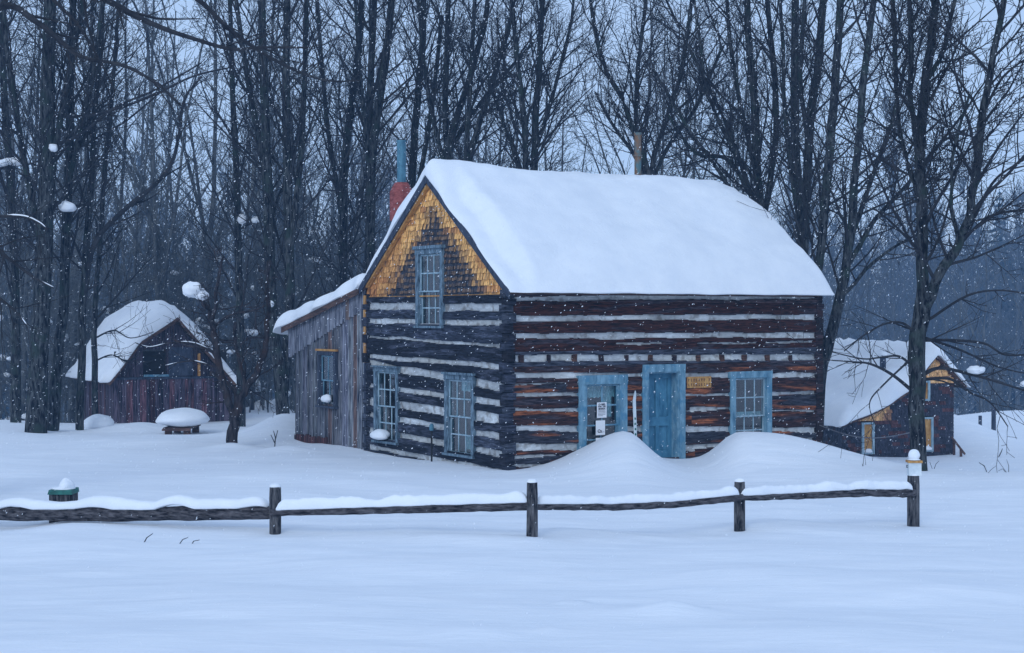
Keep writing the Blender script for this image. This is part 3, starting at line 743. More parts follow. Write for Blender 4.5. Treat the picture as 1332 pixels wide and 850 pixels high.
while y < BD:
    w = rs.uniform(.1, .2); g = rs.uniform(.25, .7); m.cur = bcol(g, rs.random() < .15)
    m.box(-.02 - rs.random() * .02, .03, y, y + w - .006, bz - .4, EL - .04); y += w
m.cur = (.3, .25, .3); m.box(BW - .03, BW, 0, BD, bz - .4, ER - .04); m.box(.03, BW - .03, BD - .03, BD, bz - .4, .94)
m.build('side_walls', M['plank'], barn)
m = MB(); m.box(1.74, 2.50, -.05, -.022, 1.22, 2.12); m.box(1.72, 1.78, -.065, -.03, 1.2, 2.16); m.build('loft_door', M['dark_trim'], barn)
m = MB(); m.box(.93, 1.73, -.07, -.03, 1.20, 1.27); m.build('loft_sill', M['blue_paint'], barn)
m = MB(); m.box(2.66, 2.74, -.07, -.03, 1.20, 1.92); m.build('loft_post', M['gold_wood'], barn)
m = MB(); m.box(0, BW, -.045, -.03, 1.12, 1.19); m.build('belt_board', M['dark_trim'], barn)
m = MB(); m.box(.1, BW - .1, .35, .4, bz, 2.0); m.build('loft_dark_panel', M['black'], barn)  # black sheet behind the loft opening, interior shade put into its colour
prof = [(-.18, bro(0) - .22), (.72, 2.17), (.722, 2.24), (APX, APZ + .02), (BW + .22, bro(BW) - .24)]
m = MB(); tk = .07
for (x0, z0), (x1, z1) in ((prof[0], prof[1]), (prof[2], prof[3]), (prof[3], prof[4])):
    m.prism([(x0, z0 + .03), (x1, z1 + .03), (x1, z1 - tk + .03), (x0, z0 - tk + .03)], -.16, BD + .1)
broof = m.build('roof', M['brown_board'], barn)
m = MB()
for (x0, z0), (x1, z1) in ((prof[0], prof[1]), (prof[2], prof[3]), (prof[3], prof[4])):
    m.prism([(x0, z0 + .04), (x1, z1 + .04), (x1, z1 - .09), (x0, z0 - .09)], -.20, -.163)
m.build('rake_board', M['brown_board'], broof)
def bsb(x, y): 
    x = min(max(x, -.18), BW + .22)
    return (bro(x) if 0 <= x <= BW else (bro(0) + x * 1.3 if x < 0 else bro(BW) - (x - BW) * 1.1)) + .045
def bst(x, y): return .58 - .5 * max(0, .5 - abs(x - APX)) ** 2 * 1.2 + .12 * sst(.3, -.5, x) + .15 * sst(.2, 2.5, y)
snow_cover('roof_snow', broof, -.42, BW + .36, -.24, BD + .2, bsb, bst, nx=60, ny=40, rx=1.1, ry=.8, wav=.12, seed=21, lump=.10)

# ================================================================== SMALL HOUSE (right)
HL = P(1100, 597, 50); HZ0 = -1.4
hut = thing('small_house', 'small brown saltbox house half buried in snow behind the big right tree', 'house', (HL.x, HL.y, 0), math.atan2(.33, .944))
HW, HD = 3.94, 6.2; HAX, HAZ = 3.2, 1.88
def hro(x):
    if x < 2.23: return -.21 + x * (.76 + .21) / 2.23 + .10 * math.sin(math.pi * max(0, x) / 2.23) * -1
    if x < HAX: return .76 + (x - 2.23) * (HAZ - .76) / (HAX - 2.23)
    return HAZ - (x - HAX) * .95
rs = random.Random(31); m = MB(lambda a, n, z: (a, -n, z)); row = 0; z = HZ0 - .5
def hutcol(a, z):
    gold = (a > 1.4 and False)
    amber = (z > .93 and a > 2.2) or (a < 1.62 and z > -.24)
    g = rs.uniform(.7, 1.2)
    if amber:
        q = nz(a * 1.5, z * 2, 5); return tuple(c * g for c in ((.80, .46, .20) if q > -.2 else (.36, .19, .11)))
    q = nz(a * 2., z * 5, 8)
    return tuple(c * g for c in ((.10, .045, .045) if q > .2 else (.045, .048, .068)))
HWIN = [(.57, .98, -1.22, -.22), (2.76, 3.14, -1.2, -.1), (2.62, 3.02, .42, 1.06)]
while z < HAZ:
    a = -.05 + rs.uniform(-.08, 0)
    while a < HW:
        w = rs.uniform(.08, .16); c = a + w / 2
        if hro(min(max(c, 0), HW)) - .06 > z + .02 and not any(x0 < c < x1 and z0 < z + .05 < z1 for x0, x1, z0, z1 in HWIN) and 0 <= c:
            top = min(z + .16, hro(c) - .05); m.cur = hutcol(c, z); d = rs.uniform(0, .01)
            x0, x1 = max(a, 0) + .003, min(a + w, HW)
            m.add([(x0, .03 + d, z), (x1, .03 + d, z), (x1, .005, top), (x0, .005, top), (x0, -.02, z), (x1, -.02, z), (x1, -.02, top), (x0, -.02, top)],
                  [(0, 1, 2, 3), (4, 7, 6, 5), (0, 4, 5, 1), (1, 5, 6, 2), (2, 6, 7, 3), (3, 7, 4, 0)])
        a += w
    z += .115
m.build('gable_shingles', M['shingle'], hut)
m = MB(); z = HZ0 - .5
while z < -.25:
    y = 0
    while y < HD:
        w = rs.uniform(.1, .2); g = rs.uniform(.6, 1.2); m.cur = (.07 * g, .08 * g, .11 * g) if rs.random() > .1 else (.1 * g, .06 * g, .06 * g)
        m.box(-.03 - rs.random() * .015, 0, y, y + w - .004, z, min(z + .11, -.24)); y += w
    z += .115
m.cur = (.05, .05, .06); m.box(HW - .02, HW, 0, HD, HZ0 - .5, 1.08); m.box(0, HW, HD - .03, HD, HZ0 - .5, -.3)
m.build('side_walls', M['shingle'], hut)
m = MB()
for i in range(24):
    x0, x1 = -.2 + (HW + .55) * i / 24, -.2 + (HW + .55) * (i + 1) / 24
    f_ = lambda x: hro(min(max(x, 0), 99)) + (min(x, 0) * .43)
    m.prism([(x0, f_(x0) + .03), (x1, f_(x1) + .03), (x1, f_(x1) - .04), (x0, f_(x0) - .04)], -.22, HD + .1)
hroof = m.build('roof', M['brown_board'], hut)
def hsb(x, y): x = min(x, HW + .4); return hro(max(x, 0)) + min(x, 0) * .43 + .035
def hst(x, y): return .52 - .6 * max(0, .45 - abs(x - HAX)) ** 2 + .28 * math.exp(-((x - 1.6) / .7) ** 2) - .2 * sst(HAX, HW + .4, x)
snow_cover('roof_snow', hroof, -.38, HW + .42, -.30, HD + .2, hsb, hst, nx=60, ny=40, rx=.6, ry=.6, wav=.10, seed=33, lump=.05)
m = MB(); m.tube([(2.1, 1.2, .6), (2.1, 1.2, 1.78)], [.10, .10], 10); hp = m.build('stove_pipe', M['dark_trim'], hroof)
m = MB(); m.blob((2.1, 1.2, 1.86), (.15, .15, .11), 4, 10, 14, .1, .4); m.build('snow_cap', M['snow'], hp, smooth=True)
for i, (x0, x1, z0, z1) in enumerate(HWIN):
    f = MB(lambda a, n, z: (a, -n, z)); c = .06
    f.box(x0 - .02, x0 + c, -.03, .07, z0, z1); f.box(x1 - c, x1 + .02, -.03, .07, z0, z1); f.box(x0 + c, x1 - c, -.03, .07, z1 - c, z1); f.box(x0 + c, x1 - c, -.03, .07, z0, z0 + c)
    w_ = f.build('window', M['blue_pale'], hut)
    b = MB(lambda a, n, z: (a, -n, z)); b.box(x0 + c, x1 - c, -.02, .035, z0 + c, z1 - c); b.box(x0 + c, x1 - c, .036, .05, (z0 + z1) / 2 - .02, (z0 + z1) / 2 + .02); b.build('shutter_board', M['gold_wood'], w_)
    if i < 2: 
        s_ = MB(); s_.blob(((x0 + x1) / 2, -.06, z0 + .08), (.15, .10, .10), i, 10, 14, .15, .4); s_.build('snow_clump', M['snow'], w_, smooth=True)

# steps and railing beside the house
a_ = P(1240, 570, 51); t = thing('stair_railing', 'short brown wooden stair railing sloping down beside the small house', 'railing', (a_.x + .05, a_.y - .1, gz(a_.x, a_.y)))
o_ = Vector((a_.x + .05, a_.y - .1, gz(a_.x, a_.y)))
def rel(px, py, Y): return P(px, py, Y) - o_
m = MB(); m.tube([rel(1238, 569, 51), rel(1255, 591, 50.4)], [.035, .035], 6); m.build('handrail', M['brown_board'], t)
m = MB(); m.tube([rel(1250, 584, 50.5), rel(1250, 604, 50.5)], [.045, .045], 6); m.tube([rel(1241, 572, 51), rel(1241, 604, 51)], [.045, .045], 6); m.build('post', M['brown_board'], t)

# cable from the cabin to the big tree
p0, p1 = to_world(LEN, -.05, P(1063, 553, 36.6).z), P(1196, 560, 31.3)
m = MB(); pts = [p0.lerp(p1, i / 14) - Vector((0, 0, .22 * math.sin(math.pi * i / 14))) for i in range(15)]
m.tube(pts, [.011] * 15, 5); tag(m.build('clothes_line', M['rope']), 'thin slack line strung from the cabin corner to the big right tree', 'line')

# ================================================================== FENCE
posts = [(-215, 690, 615, 23.5, 22), (358, 698, 634, 20.5, 18), (692, 705, 628, 20.0, 17), (962, 693, 627, 21.5, 17), (1188, 686, 619, 23.0, 18)]
fence = thing('rail_fence', 'low dark split-rail fence with snow-topped rails across the foreground', 'fence', P(692, 704, 20))
fo = Vector(fence.location)
def rough_post(cx, cy, z0, z1, r, seed):
    m = MB(); n = 12; lv = 9; vs = []; fs = []
    for i in range(lv):
        z = z0 + (z1 - z0) * i / (lv - 1)
        for k in range(n):
            an = 2 * math.pi * k / n; q = r * (1 + .10 * nz(math.cos(an) * 1.5, math.sin(an) * 1.5, seed * 5 + z * .8) + .05 * nz(an * 4, z * 3, seed)) * (1.0 if i < lv - 1 else .93)
            sq = 1 / max(abs(math.cos(an)), abs(math.sin(an))) ** .45
            vs.append((cx + q * sq * math.cos(an), cy + q * sq * math.sin(an), z + (.02 * nz(k, seed) if i == lv - 1 else 0)))
    for i in range(lv - 1):
        for k in range(n): fs.append((i * n + k, i * n + (k + 1) % n, (i + 1) * n + (k + 1) % n, (i + 1) * n + k))
    fs.append(tuple(range((lv - 1) * n, lv * n))); m.add(vs, fs); return m
PO = []
for i, (px, pb, pt, Y, w) in enumerate(posts):
    b_ = P(px, pb, Y) - fo; t_ = P(px, pt, Y) - fo; r = w / 2 / F * Y * .86
    o = rough_post(b_.x, b_.y, b_.z - .4, t_.z, r, i + 1).build('post', M['post_wood'], fence, smooth=False)
    s_ = MB(); s_.blob((b_.x, b_.y, t_.z + .005), (r * 1.0, r * 1.0, .045), i, 8, 14, .2, .1); s_.build('snow_cap', M['snow'], o, smooth=True)
    PO.append((b_, t_, r, Y))
def rail(pxys, Y0, Y1, hpx, snow_t, seed, snow_lift=0., srange=(0, 1)):
    """hewn rail through photo points given at rising depth; y is the rail's middle"""
    x0, x1 = pxys[0][0], pxys[-1][0]; n = 44; pts = []; rnd = random.Random(seed)
    for i in range(n + 1):
        x = x0 + (x1 - x0) * i / n
        y = np.interp(x, [q[0] for q in pxys], [q[1] for q in pxys]); h = np.interp(x, [q[0] for q in pxys], hpx)
        Y = Y0 + (Y1 - Y0) * i / n; c = P(x, y, Y) - fo; hh = h / 2 / F * Y
        pts.append((c, hh * (1 + .14 * nz(i * .35, seed))))
    m = MB(); vs = []; fs = []; sd_ = 10
    d = (pts[-1][0] - pts[0][0]); d.z = 0; d.normalize(); nn = Vector((-d.y, d.x, 0))
    for i, (c, hh) in enumerate(pts):
        for k in range(sd_):
            an = 2 * math.pi * (k + .5) / sd_; q = 1 + .16 * nz(i * .5, k * 2.3, seed)
            v = c + nn * (math.cos(an) * hh * .95 * q) + Vector((0, 0, math.sin(an) * hh * 1.08 * q)); vs.append(tuple(v))
    for i in range(n):
        for k in range(sd_): fs.append((i * sd_ + k, i * sd_ + (k + 1) % sd_, (i + 1) * sd_ + (k + 1) % sd_, (i + 1) * sd_ + k))
    fs += [tuple(range(sd_)), tuple(range(n * sd_, (n + 1) * sd_))]
    m.add(vs, fs); ro = m.build('rail', M['rail_wood'], fence)
    s = MB(); vs = []; fs = []; sd2 = 14; a0 = int(n * srange[0]) + 1; a1 = int(n * srange[1]) - 1; N2 = (a1 - a0) * 3
    for i in range(N2 + 1):
        f_ = a0 + (a1 - a0) * i / N2; j = min(int(f_), n - 1); c = pts[j][0].lerp(pts[j + 1][0], f_ - j); hh = pts[j][1]
        e = min(1, min(i, N2 - i) / 6.0); e = math.sqrt(max(.02, 1 - (1 - e) ** 2))
        th = snow_t / F * (Y0 + (Y1 - Y0) * f_ / n) * max(.18, 1 + .65 * nz(f_ * .2, seed * 3.) + .14 * nz(f_ * .8, seed)) * e
        wd = hh * (1.15 + .3 * nz(f_ * .3, seed + 8)) * (.6 + .4 * e)
        zb = hh * (.86 + .12 * nz(f_ * .4, seed + 2)) + snow_lift * max(0, nz(f_ * .25, seed + 4)) * .1
        for k in range(sd2):
            an = math.pi * 2 * k / sd2; ca_, sa_ = math.cos(an), math.sin(an)
            zz_ = zb + (th * abs(sa_) ** .7 if sa_ > 0 else -.02 * abs(sa_))
            v = c + nn * (wd * (abs(ca_) ** .7) * (1 if ca_ > 0 else -1)) + Vector((0, 0, zz_)); vs.append(tuple(v))
    for i in range(N2):
        for k in range(sd2): fs.append((i * sd2 + k, i * sd2 + (k + 1) % sd2, (i + 1) * sd2 + (k + 1) % sd2, (i + 1) * sd2 + k))
    fs += [tuple(range(sd2)), tuple(range(N2 * sd2, (N2 + 1) * sd2))]
    s.add(vs, fs); s.build('rail_snow', M['snow'], ro, smooth=True)
rail([(-215, 668), (0, 668.5), (150, 669), (345, 667), (362, 667)], 23.2, 20.6, [17, 17, 18, 17, 9], 11, 3, 1)
rail([(352, 667), (372, 666), (520, 662), (686, 657.5), (694, 658)], 20.4, 20.0, [8, 10, 12, 13, 9], 12, 5)
rail([(690, 658), (704, 658.5), (800, 658.5), (880, 655), (955, 647), (966, 647)], 20.1, 21.4, [8, 10, 11, 11, 11, 8], 9, 7)
rail([(958, 646.5), (972, 647), (1060, 643), (1120, 640), (1178, 640.5), (1190, 641)], 21.4, 22.9, [7, 9, 11, 12, 12, 9], 9, 9)

# white tin box with snow ball on the right post
b_ = P(1189, 619, 23.0)
t = thing('tin_box', 'white metal box with a rusty lid and round snowball on the right fence post', 'box', b_)
k = 23.0 / F
m = MB(); m.box(-8.0 * k, 8.0 * k, -.075, .075, .005, 17 * k); m.build('box_body', M['metal_white'], t)
m = MB(); m.box(-9.2 * k, 9.2 * k, -.088, .088, 17 * k + .001, 20 * k); m.build('lid', M['gold_wood'], t)
m = MB(); m.tube([(-8.2 * k, 0, 13 * k), (-10.0 * k, 0, 13.5 * k), (-10.0 * k, 0, 11 * k), (-8.2 * k, 0, 11 * k)], [.008] * 4, 6); m.build('latch', M['dark_trim'], t)
m = MB(); m.blob((0, 0, 26.5 * k), (7.6 * k, 7.2 * k, 8 * k), 2, 16, 20, .06); m.blob((0, 0, 20.5 * k), (8.2 * k, 7.5 * k, 2.2 * k), 5, 10, 18, .1, .1); m.build('snow_cap', M['snow'], t, smooth=True)

# stump post with green cap behind the left rail
Y = 22.3; k = Y / F * .88; b_ = P(83, 686, Y)
t = thing('capped_post', 'thick dark square post with a green metal cap behind the left rail', 'post', b_)
m = MB(); m.box(-17 * k, 16.5 * k, -.16, .16, -.4, 50 * k); m.build('shaft', M['post_wood'], t)
m = MB(); m.prism([(-18.5 * k, 50 * k + .002), (17.5 * k, 50 * k + .002), (16.5 * k, 57 * k), (-16.5 * k, 57 * k)], -.19, .19); m.build('cap', M['green'], t)
m = MB(); m.blob((4 * k, 0, 57 * k), (11 * k, .14, 15 * k), 6, 14, 18, .25, .05); m.blob((0, 0, 57 * k), (17 * k, .17, 4 * k), 7, 10, 18, .15, .1); m.build('snow_cap', M['snow'], t, smooth=True)

# ================================================================== picnic table, snow heaps
Y = 44.5; k = Y / F; b_ = P(237, 566, Y); gzz = gz(b_.x, b_.y)
t = thing('picnic_table', 'small wooden picnic table buried under a thick oval of snow by the barn', 'table', (b_.x, b_.y, gzz))
zt = P(237, 554, Y).z - gzz
m = MB()
for i in range(5): m.box(-17 * k, 17 * k, -.75 + i * .31, -.46 + i * .31, zt - .05, zt)
m.build('table_top', M['brown_board'], t)
for sx in (-1, 1):
    for yy in (-.6, .6):
        m = MB(); m.box(sx * 12 * k - .09, sx * 12 * k + .09, yy - .05, yy + .05, -.5, zt - .055); m.build('leg', M['brown_board'], t)
m = MB(); m.box(-18.5 * k, 18.5 * k, -.79, -.76, zt - .09, zt - .02); m.build('apron', M['brown_board'], t)
m = MB(); m.blob((1 * k, 0, zt + 9 * k), (34 * k, 1.1, 13.5 * k), 12, 18, 28, .10, .75); m.build('snow_cap', M['snow'], t, smooth=True)

Y = 47; b_ = P(129, 552, Y); t = MB(); g_ = gz(b_.x, b_.y)
t.blob((0, 0, .10), (.44, .5, .30), 13, 14, 20, .12); tag(t.build('snow_heap', M['snow'], smooth=True, loc=(b_.x, b_.y, g_)), 'rounded heap of snow beside the left corner of the barn', 'snow heap')

Y = 62; k = Y / F; b_ = P(342, 552, Y); g_ = gz(b_.x, b_.y)
t = thing('low_shelter', 'low snow-covered roof on two grey posts beyond the dark apple tree', 'shelter', (b_.x, b_.y, g_))
zt = P(342, 541, Y).z - g_
for px in (332, 345):
    m = MB(); m.box((px - 342) * k - .09, (px - 342) * k + .09, -.09, .09, -.8, zt - .035); m.build('post', M['dark_trim'], t)
m = MB(); m.box(-17 * k, 24 * k, -.5, .6, zt - .03, zt + .05); m.build('roof_beam', M['dark_trim'], t)
m = MB(); m.blob((3 * k, 0, zt + .08), (26 * k, .8, 17 * k), 15, 14, 22, .15, .1); m.build('snow_cap', M['snow'], t, smooth=True)

for i, (px, pb, pt, w, Y, lab) in enumerate(((1292.5, 572, 532, 6.5, 58, 'taller blue-green wooden post standing in the snow at the far right'),
                                              (1275, 561, 541, 5, 60, 'short leaning dark post beside the taller post at the far right'))):
    k = Y / F; b_ = P(px, pb, Y); g_ = gz(b_.x, b_.y)
    m = MB(); m.tube([(0, 0, -.5), (.0, 0, P(px, pt, Y).z - g_)], [w / 2 * k, w / 2 * k * .9], 8)
    tag(m.build('garden_post', M['dark_trim'], loc=(b_.x, b_.y, g_)), lab, 'post')

# dry stalks poking out of the snow
def stalk(pxs, Y, w, label, cat='stalk', group=None, extra=()):
    b_ = P(*pxs[0], Y); g_ = gz(b_.x, b_.y); off = Vector((b_.x, b_.y, g_)); z0 = P(*pxs[0], Y).z
    m = MB()
    for path in (pxs,) + tuple(extra):
        pts = [P(x, y, Y) - Vector((b_.x, b_.y, z0 + .0)) for x, y in path]; pts[0].z -= .05
        for q in range(len(pts)): pts[q].y += .04 * q
        m.tube([tuple(p) for p in pts], [w] * (len(pts) - 1) + [w * .6], 5)
    return tag(m.build('dry_stalk', M['bark'], loc=off), label, cat, group)
stalk([(185, 701), (190, 696), (197, 691)], 19.6, .007, 'leftmost dry stalk poking from the snow below the left rail', group='dry stalks by the fence')
stalk([(230, 700), (237, 695), (243, 693)], 19.6, .006, 'middle dry stalk poking from the snow below the left rail', group='dry stalks by the fence')
stalk([(247, 697), (251, 694), (258, 693)], 19.6, .006, 'rightmost short curved stalk in the snow below the left rail', group='dry stalks by the fence')
stalk([(357, 590), (358, 578), (355, 569)], 38, .014, 'small dark forked sapling stem in the snow left of the lean-to', 'sapling', extra=([(358, 578), (361, 568)], [(358, 583), (352, 574)]))
stalk([(1285, 618), (1281, 610), (1275, 606)], 31, .010, 'bent brown weed stalk at the crest of the right snowbank', 'weed')
stalk([(1312, 616), (1313, 608), (1311, 600)], 31, .006, 'thin upright weed on the right snowbank crest near the edge', 'weed', extra=([(1311, 616), (1305, 612), (1300, 615)],))
stalk([(1298, 583), (1303, 576), (1305, 572)], 50, .016, 'short slanted stem in the snow below the far right posts', 'weed')
stalk([(1214, 612), (1218, 606), (1223, 602)], 32, .006, 'small forked twig beside the foot of the big right tree', 'weed', extra=([(1214, 612), (1210, 603)],))
# ================================================================== TREES
def norm3(x, y, z):
    l = math.sqrt(x * x + y * y + z * z) or 1; return x / l, y / l, z / l
def grow(B, p, d, L, r, lvl, maxl, rnd, trop, wob, kids, nodes, rmin=.005, lr=.42):
    n = (0, 6, 5, 3, 2)[lvl]; sides = (0, 5, 4, 3, 3)[lvl]
    pts = [p]; x, y, z = p; dx, dy, dz = d; ds = [d]
    for i in range(n):
        dx, dy, dz = norm3(dx + rnd.gauss(0, wob), dy + rnd.gauss(0, wob), dz + rnd.gauss(0, wob) * .7 + trop)
        x += dx * L / n; y += dy * L / n; z += dz * L / n; pts.append((x, y, z)); ds.append((dx, dy, dz))
    rad = [max(rmin, r * (1 - .72 * i / n)) for i in range(n + 1)]
    B.tube(pts, rad, sides, cap=False)
    if lvl == 1: nodes.append(pts[min(4, n)])
    if lvl < maxl:
        k = kids[lvl]; k = max(1, int(k * rnd.uniform(.7, 1.3)))
        for j in range(k):
            t = (.18 + .80 * (j + rnd.random()) / k) * n; i = min(int(t), n - 1); f = t - i
            q = tuple(pts[i][c] * (1 - f) + pts[i + 1][c] * f for c in range(3)); dd = ds[i + 1]
            child(B, q, dd, L * lr * (1.15 - .55 * t / n) * rnd.uniform(.6, 1.25), max(rmin, rad[i] * .52), lvl + 1, maxl, rnd, trop, wob, kids, nodes, rmin, rnd.uniform(30, 58), lr)
def child(B, q, dd, L, r, lvl, maxl, rnd, trop, wob, kids, nodes, rmin, ang, lr=.42, az=None):
    a = rnd.uniform(0, 2 * math.pi) if az is None else az
    t = Vector(dd); u = t.orthogonal().normalized(); w = t.cross(u)
    s, c = math.sin(R(ang)), math.cos(R(ang)); v = t * c + (u * math.cos(a) + w * math.sin(a)) * s
    grow(B, q, tuple(v), L, r, lvl, maxl, rnd, trop, wob, kids, nodes, rmin, lr)
def smooth_path(pts, sub=4, wob=0., seed=0):
    out = []; n = len(pts)
    for i in range(n - 1):
        p0, p1, p2, p3 = pts[max(0, i - 1)], pts[i], pts[i + 1], pts[min(n - 1, i + 2)]
        for k in range(sub):
            t = k / sub; t2, t3 = t * t, t * t * t
            out.append(tuple(.5 * (2 * p1[c] + (p2[c] - p0[c]) * t + (2 * p0[c] - 5 * p1[c] + 4 * p2[c] - p3[c]) * t2 + (3 * p1[c] - p0[c] - 3 * p2[c] + p3[c]) * t3)
                             + (wob * nz(i * 1.7 + t * 1.7, c * 9, seed) if c < 2 else 0) for c in range(4)))
    out.append(tuple(pts[-1])); return out

def tree_mesh(stems, seed, nb=(1.6, .35, 1.), blen=(1.6, 4.2), kids=(0, 8, 5, 0), maxl=3, trop=.06, wob=.085, rmin=.005, upfrom=.25, ang=(24, 52), lr=.54, extra=()):
    """stems: lists of (x,y,z,r) in local metres.  nb = (branches per metre,...)"""
    rnd = random.Random(seed); T_, B = MB(), MB(); nodes = []
    for si, st in enumerate(stems):
        sp = smooth_path(st, 4, .05, seed + si); T_.tube([p[:3] for p in sp], [max(p[3], .012) for p in sp], 9)
        acc = [0]
        for i in range(1, len(sp)): acc.append(acc[-1] + math.dist(sp[i][:3], sp[i - 1][:3]))
        tot = acc[-1]; s0 = upfrom if si == 0 else .12
        k = int(tot * (1 - s0) * nb[0])
        for j in range(k):
            t = s0 + (1 - s0) * (j + rnd.random()) / k; s = t * tot
            i = max(1, min(len(sp) - 1, int(np.searchsorted(acc, s)))); f = (s - acc[i - 1]) / (acc[i] - acc[i - 1] + 1e-9)
            q = tuple(sp[i - 1][c] * (1 - f) + sp[i][c] * f for c in range(3)); rr = sp[i][3]
            dd = norm3(*(sp[i][c] - sp[i - 1][c] for c in range(3)))
            L = rnd.uniform(*blen) * (1.1 - .5 * t)
            child(B, q, dd, L, min(rr * .5, .014 + L * .0085), 1, maxl, rnd, trop, wob, kids, nodes, rmin, rnd.uniform(*ang), lr)
    for lb, r0, r1, kd in extra:         # drawn limbs
        n = len(lb); sp = smooth_path([(*p, r0 + (r1 - r0) * i / (n - 1)) for i, p in enumerate(lb)], 6, 0, 0)
        B.tube([p[:3] for p in sp], [p[3] for p in sp], 6, cap=False)
        tot = sum(math.dist(sp[i][:3], sp[i - 1][:3]) for i in range(1, len(sp))); k = int(tot * kd)
        for j in range(k):
            i = rnd.randint(2, len(sp) - 1); dd = norm3(*(sp[i][c] - sp[i - 1][c] for c in range(3)))
            child(B, sp[i][:3], dd, rnd.uniform(.4, 1.3), sp[i][3] * .5, 2, 3, rnd, trop * .6, wob * 1.2, kids, nodes, rmin * .8, rnd.uniform(30, 65), .5)
    return T_, B, nodes

def place_tree(name, label, Y, stems_px, seed, group=None, bark='bark', twig='twig', limbs=(), dY=.0, base_top=None, clumps=(), cat='tree', snowy=(), **kw):
    """stems_px: [[(px,py,width_px)...],...] all at about depth Y; first point of first stem is the foot"""
    rnd = random.Random(seed + 500)
    f = stems_px[0][0]; b_ = P(f[0], f[1], Y); g_ = gz(b_.x, b_.y); off = Vector((b_.x, b_.y, g_))
    st3 = []
    for si, st in enumerate(stems_px):
        drift = rnd.uniform(-.5, .5) * (si > 0); out = []
        for i, (x, y, w) in enumerate(st):
            t = i / (len(st) - 1); YY_ = Y + drift * 3.0 * t + (0.3 * rnd.uniform(-1, 1) if i and si else 0)
            p = P(x, y, YY_) - off; out.append((p.x, p.y, p.z, w / 2 / F * Y))
        if si == 0:
            out[0] = (out[0][0], out[0][1], min(0, out[0][2]) - .4, out[0][3] * 1.12)
        st3.append(out)
    ex = []
    for lb in limbs:
        pts, w0, w1 = lb[0], lb[1], lb[2]; kd = lb[3] if len(lb) > 3 else 2.2; dy = lb[4] if len(lb) > 4 else rnd.uniform(-1.2, .6)
        ex.append(([tuple(P(x, y, Y + dy * i / (len(pts) - 1)) - off) for i, (x, y) in enumerate(pts)], w0 / 2 / F * Y, w1 / 2 / F * Y, kd))
    T_, B, nodes = tree_mesh(st3, seed, extra=ex, **kw)
    t = thing(name, label, cat, off, 0, group)
    tr = T_.build('trunk', M[bark], t, smooth=True, recalc=False); B.build('branches', M[twig], t, recalc=False)
    if snowy:
        S = MB()
        for li, (lb, r0, r1, kd) in enumerate(ex):
            if li not in snowy: continue
            n = len(lb); sp = smooth_path([(*p, r0 + (r1 - r0) * i / (n - 1)) for i, p in enumerate(lb)], 6, .03 if False else 0, 0)
            run = []
            for i, p in enumerate(sp + [None]):
                if p is not None and nz(i * .35, li * 3.7, seed) > -.05: run.append(((p[0], p[1], p[2] + p[3] * .9), max(.012, p[3] * .75)))
                else:
                    if len(run) > 2: S.tube([q[0] for q in run], [.004] + [q[1] for q in run[1:-1]] + [.004], 6)
                    run = []
        if S.v: tag(S.build('branch_snow', M['snow'], t, smooth=True), kind='stuff')
    for (x, y, rx, rz, dy) in clumps:
        c = P(x, y, Y + dy) - off; k = Y / F
        m = MB(); m.blob(tuple(c), (rx * k, rx * k * .8, rz * k), seed + x * .1, 14, 18, .28, .8); m.build('snow_clump', M['snow'], t, smooth=True)
    return t

# --- individually drawn trees ------------------------------------------------
place_tree('bare_tree', 'thickest black trunk at the far left, rising from the snow out of the frame', 44,
  [[(47, 556, 27), (50, 480, 25), (54, 400, 23), (60, 250, 21), (63, 100, 18), (66, -80, 14)], [(60, 260, 10), (80, 150, 8), (104, 20, 7), (112, -60, 5)], [(55, 330, 9), (30, 200, 8), (8, 60, 6), (0, -50, 5)]],
  1, upfrom=.3, nb=(2.0,), blen=(1.6, 4.5), clumps=[(69, 193, 6, 6, -.5)],
  limbs=[([(60, 190), (100, 178), (150, 140), (200, 118), (262, 82)], 5, 2), ([(62, 150), (120, 150), (190, 128), (250, 100), (300, 88)], 5, 2),
         ([(52, 330), (20, 300), (-20, 285)], 4, 2), ([(63, 230), (67, 205), (74, 200), (90, 190)], 3, 1.5, 3, -.6)])
place_tree('bare_tree', 'dark trunk just right of the thickest one at the far left, leaning slightly right', 45,
  [[(68, 562, 15), (75, 470, 14), (82, 400, 13), (88, 250, 12), (93, 80, 10), (98, -80, 8)], [(88, 240, 7), (120, 100, 6), (140, -60, 4)]], 2, upfrom=.3, nb=(1.9,), clumps=[(88, 270, 11, 8, -.6)],
  limbs=[([(84, 300), (110, 268), (112, 266), (60, 275), (20, 284), (-30, 290)], 3.5, 1.5), ([(87, 200), (160, 160), (220, 110)], 4, 1.5)])
place_tree('bare_tree', 'slim dark tree nearest the left edge beside the thick trunk', 48, [[(20, 548, 13), (20, 400, 12), (14, 250, 10), (4, 100, 9), (-12, -80, 7)]], 3, upfrom=.25, nb=(2.0,),
  clumps=[(20, 211, 17, 6, -.4), (3, 213, 8, 5, -.4)], limbs=[([(13, 260), (0, 222), (20, 216), (45, 212), (60, 200)], 4, 1.5, 3, -.4)])
place_tree('bare_tree', 'slender tree with a long limb curving up to the right above the barn', 45.5, [[(104, 545, 10), (106, 440, 10), (112, 330, 9), (122, 180, 7), (132, 40, 6), (138, -70, 4)]], 4, upfrom=.3, nb=(1.7,),
  limbs=[([(108, 400), (122, 320), (160, 275), (200, 242), (222, 215), (232, 180), (240, 130), (262, 100)], 8, 3, 2.2), ([(112, 350), (90, 300), (60, 240)], 4, 2)])
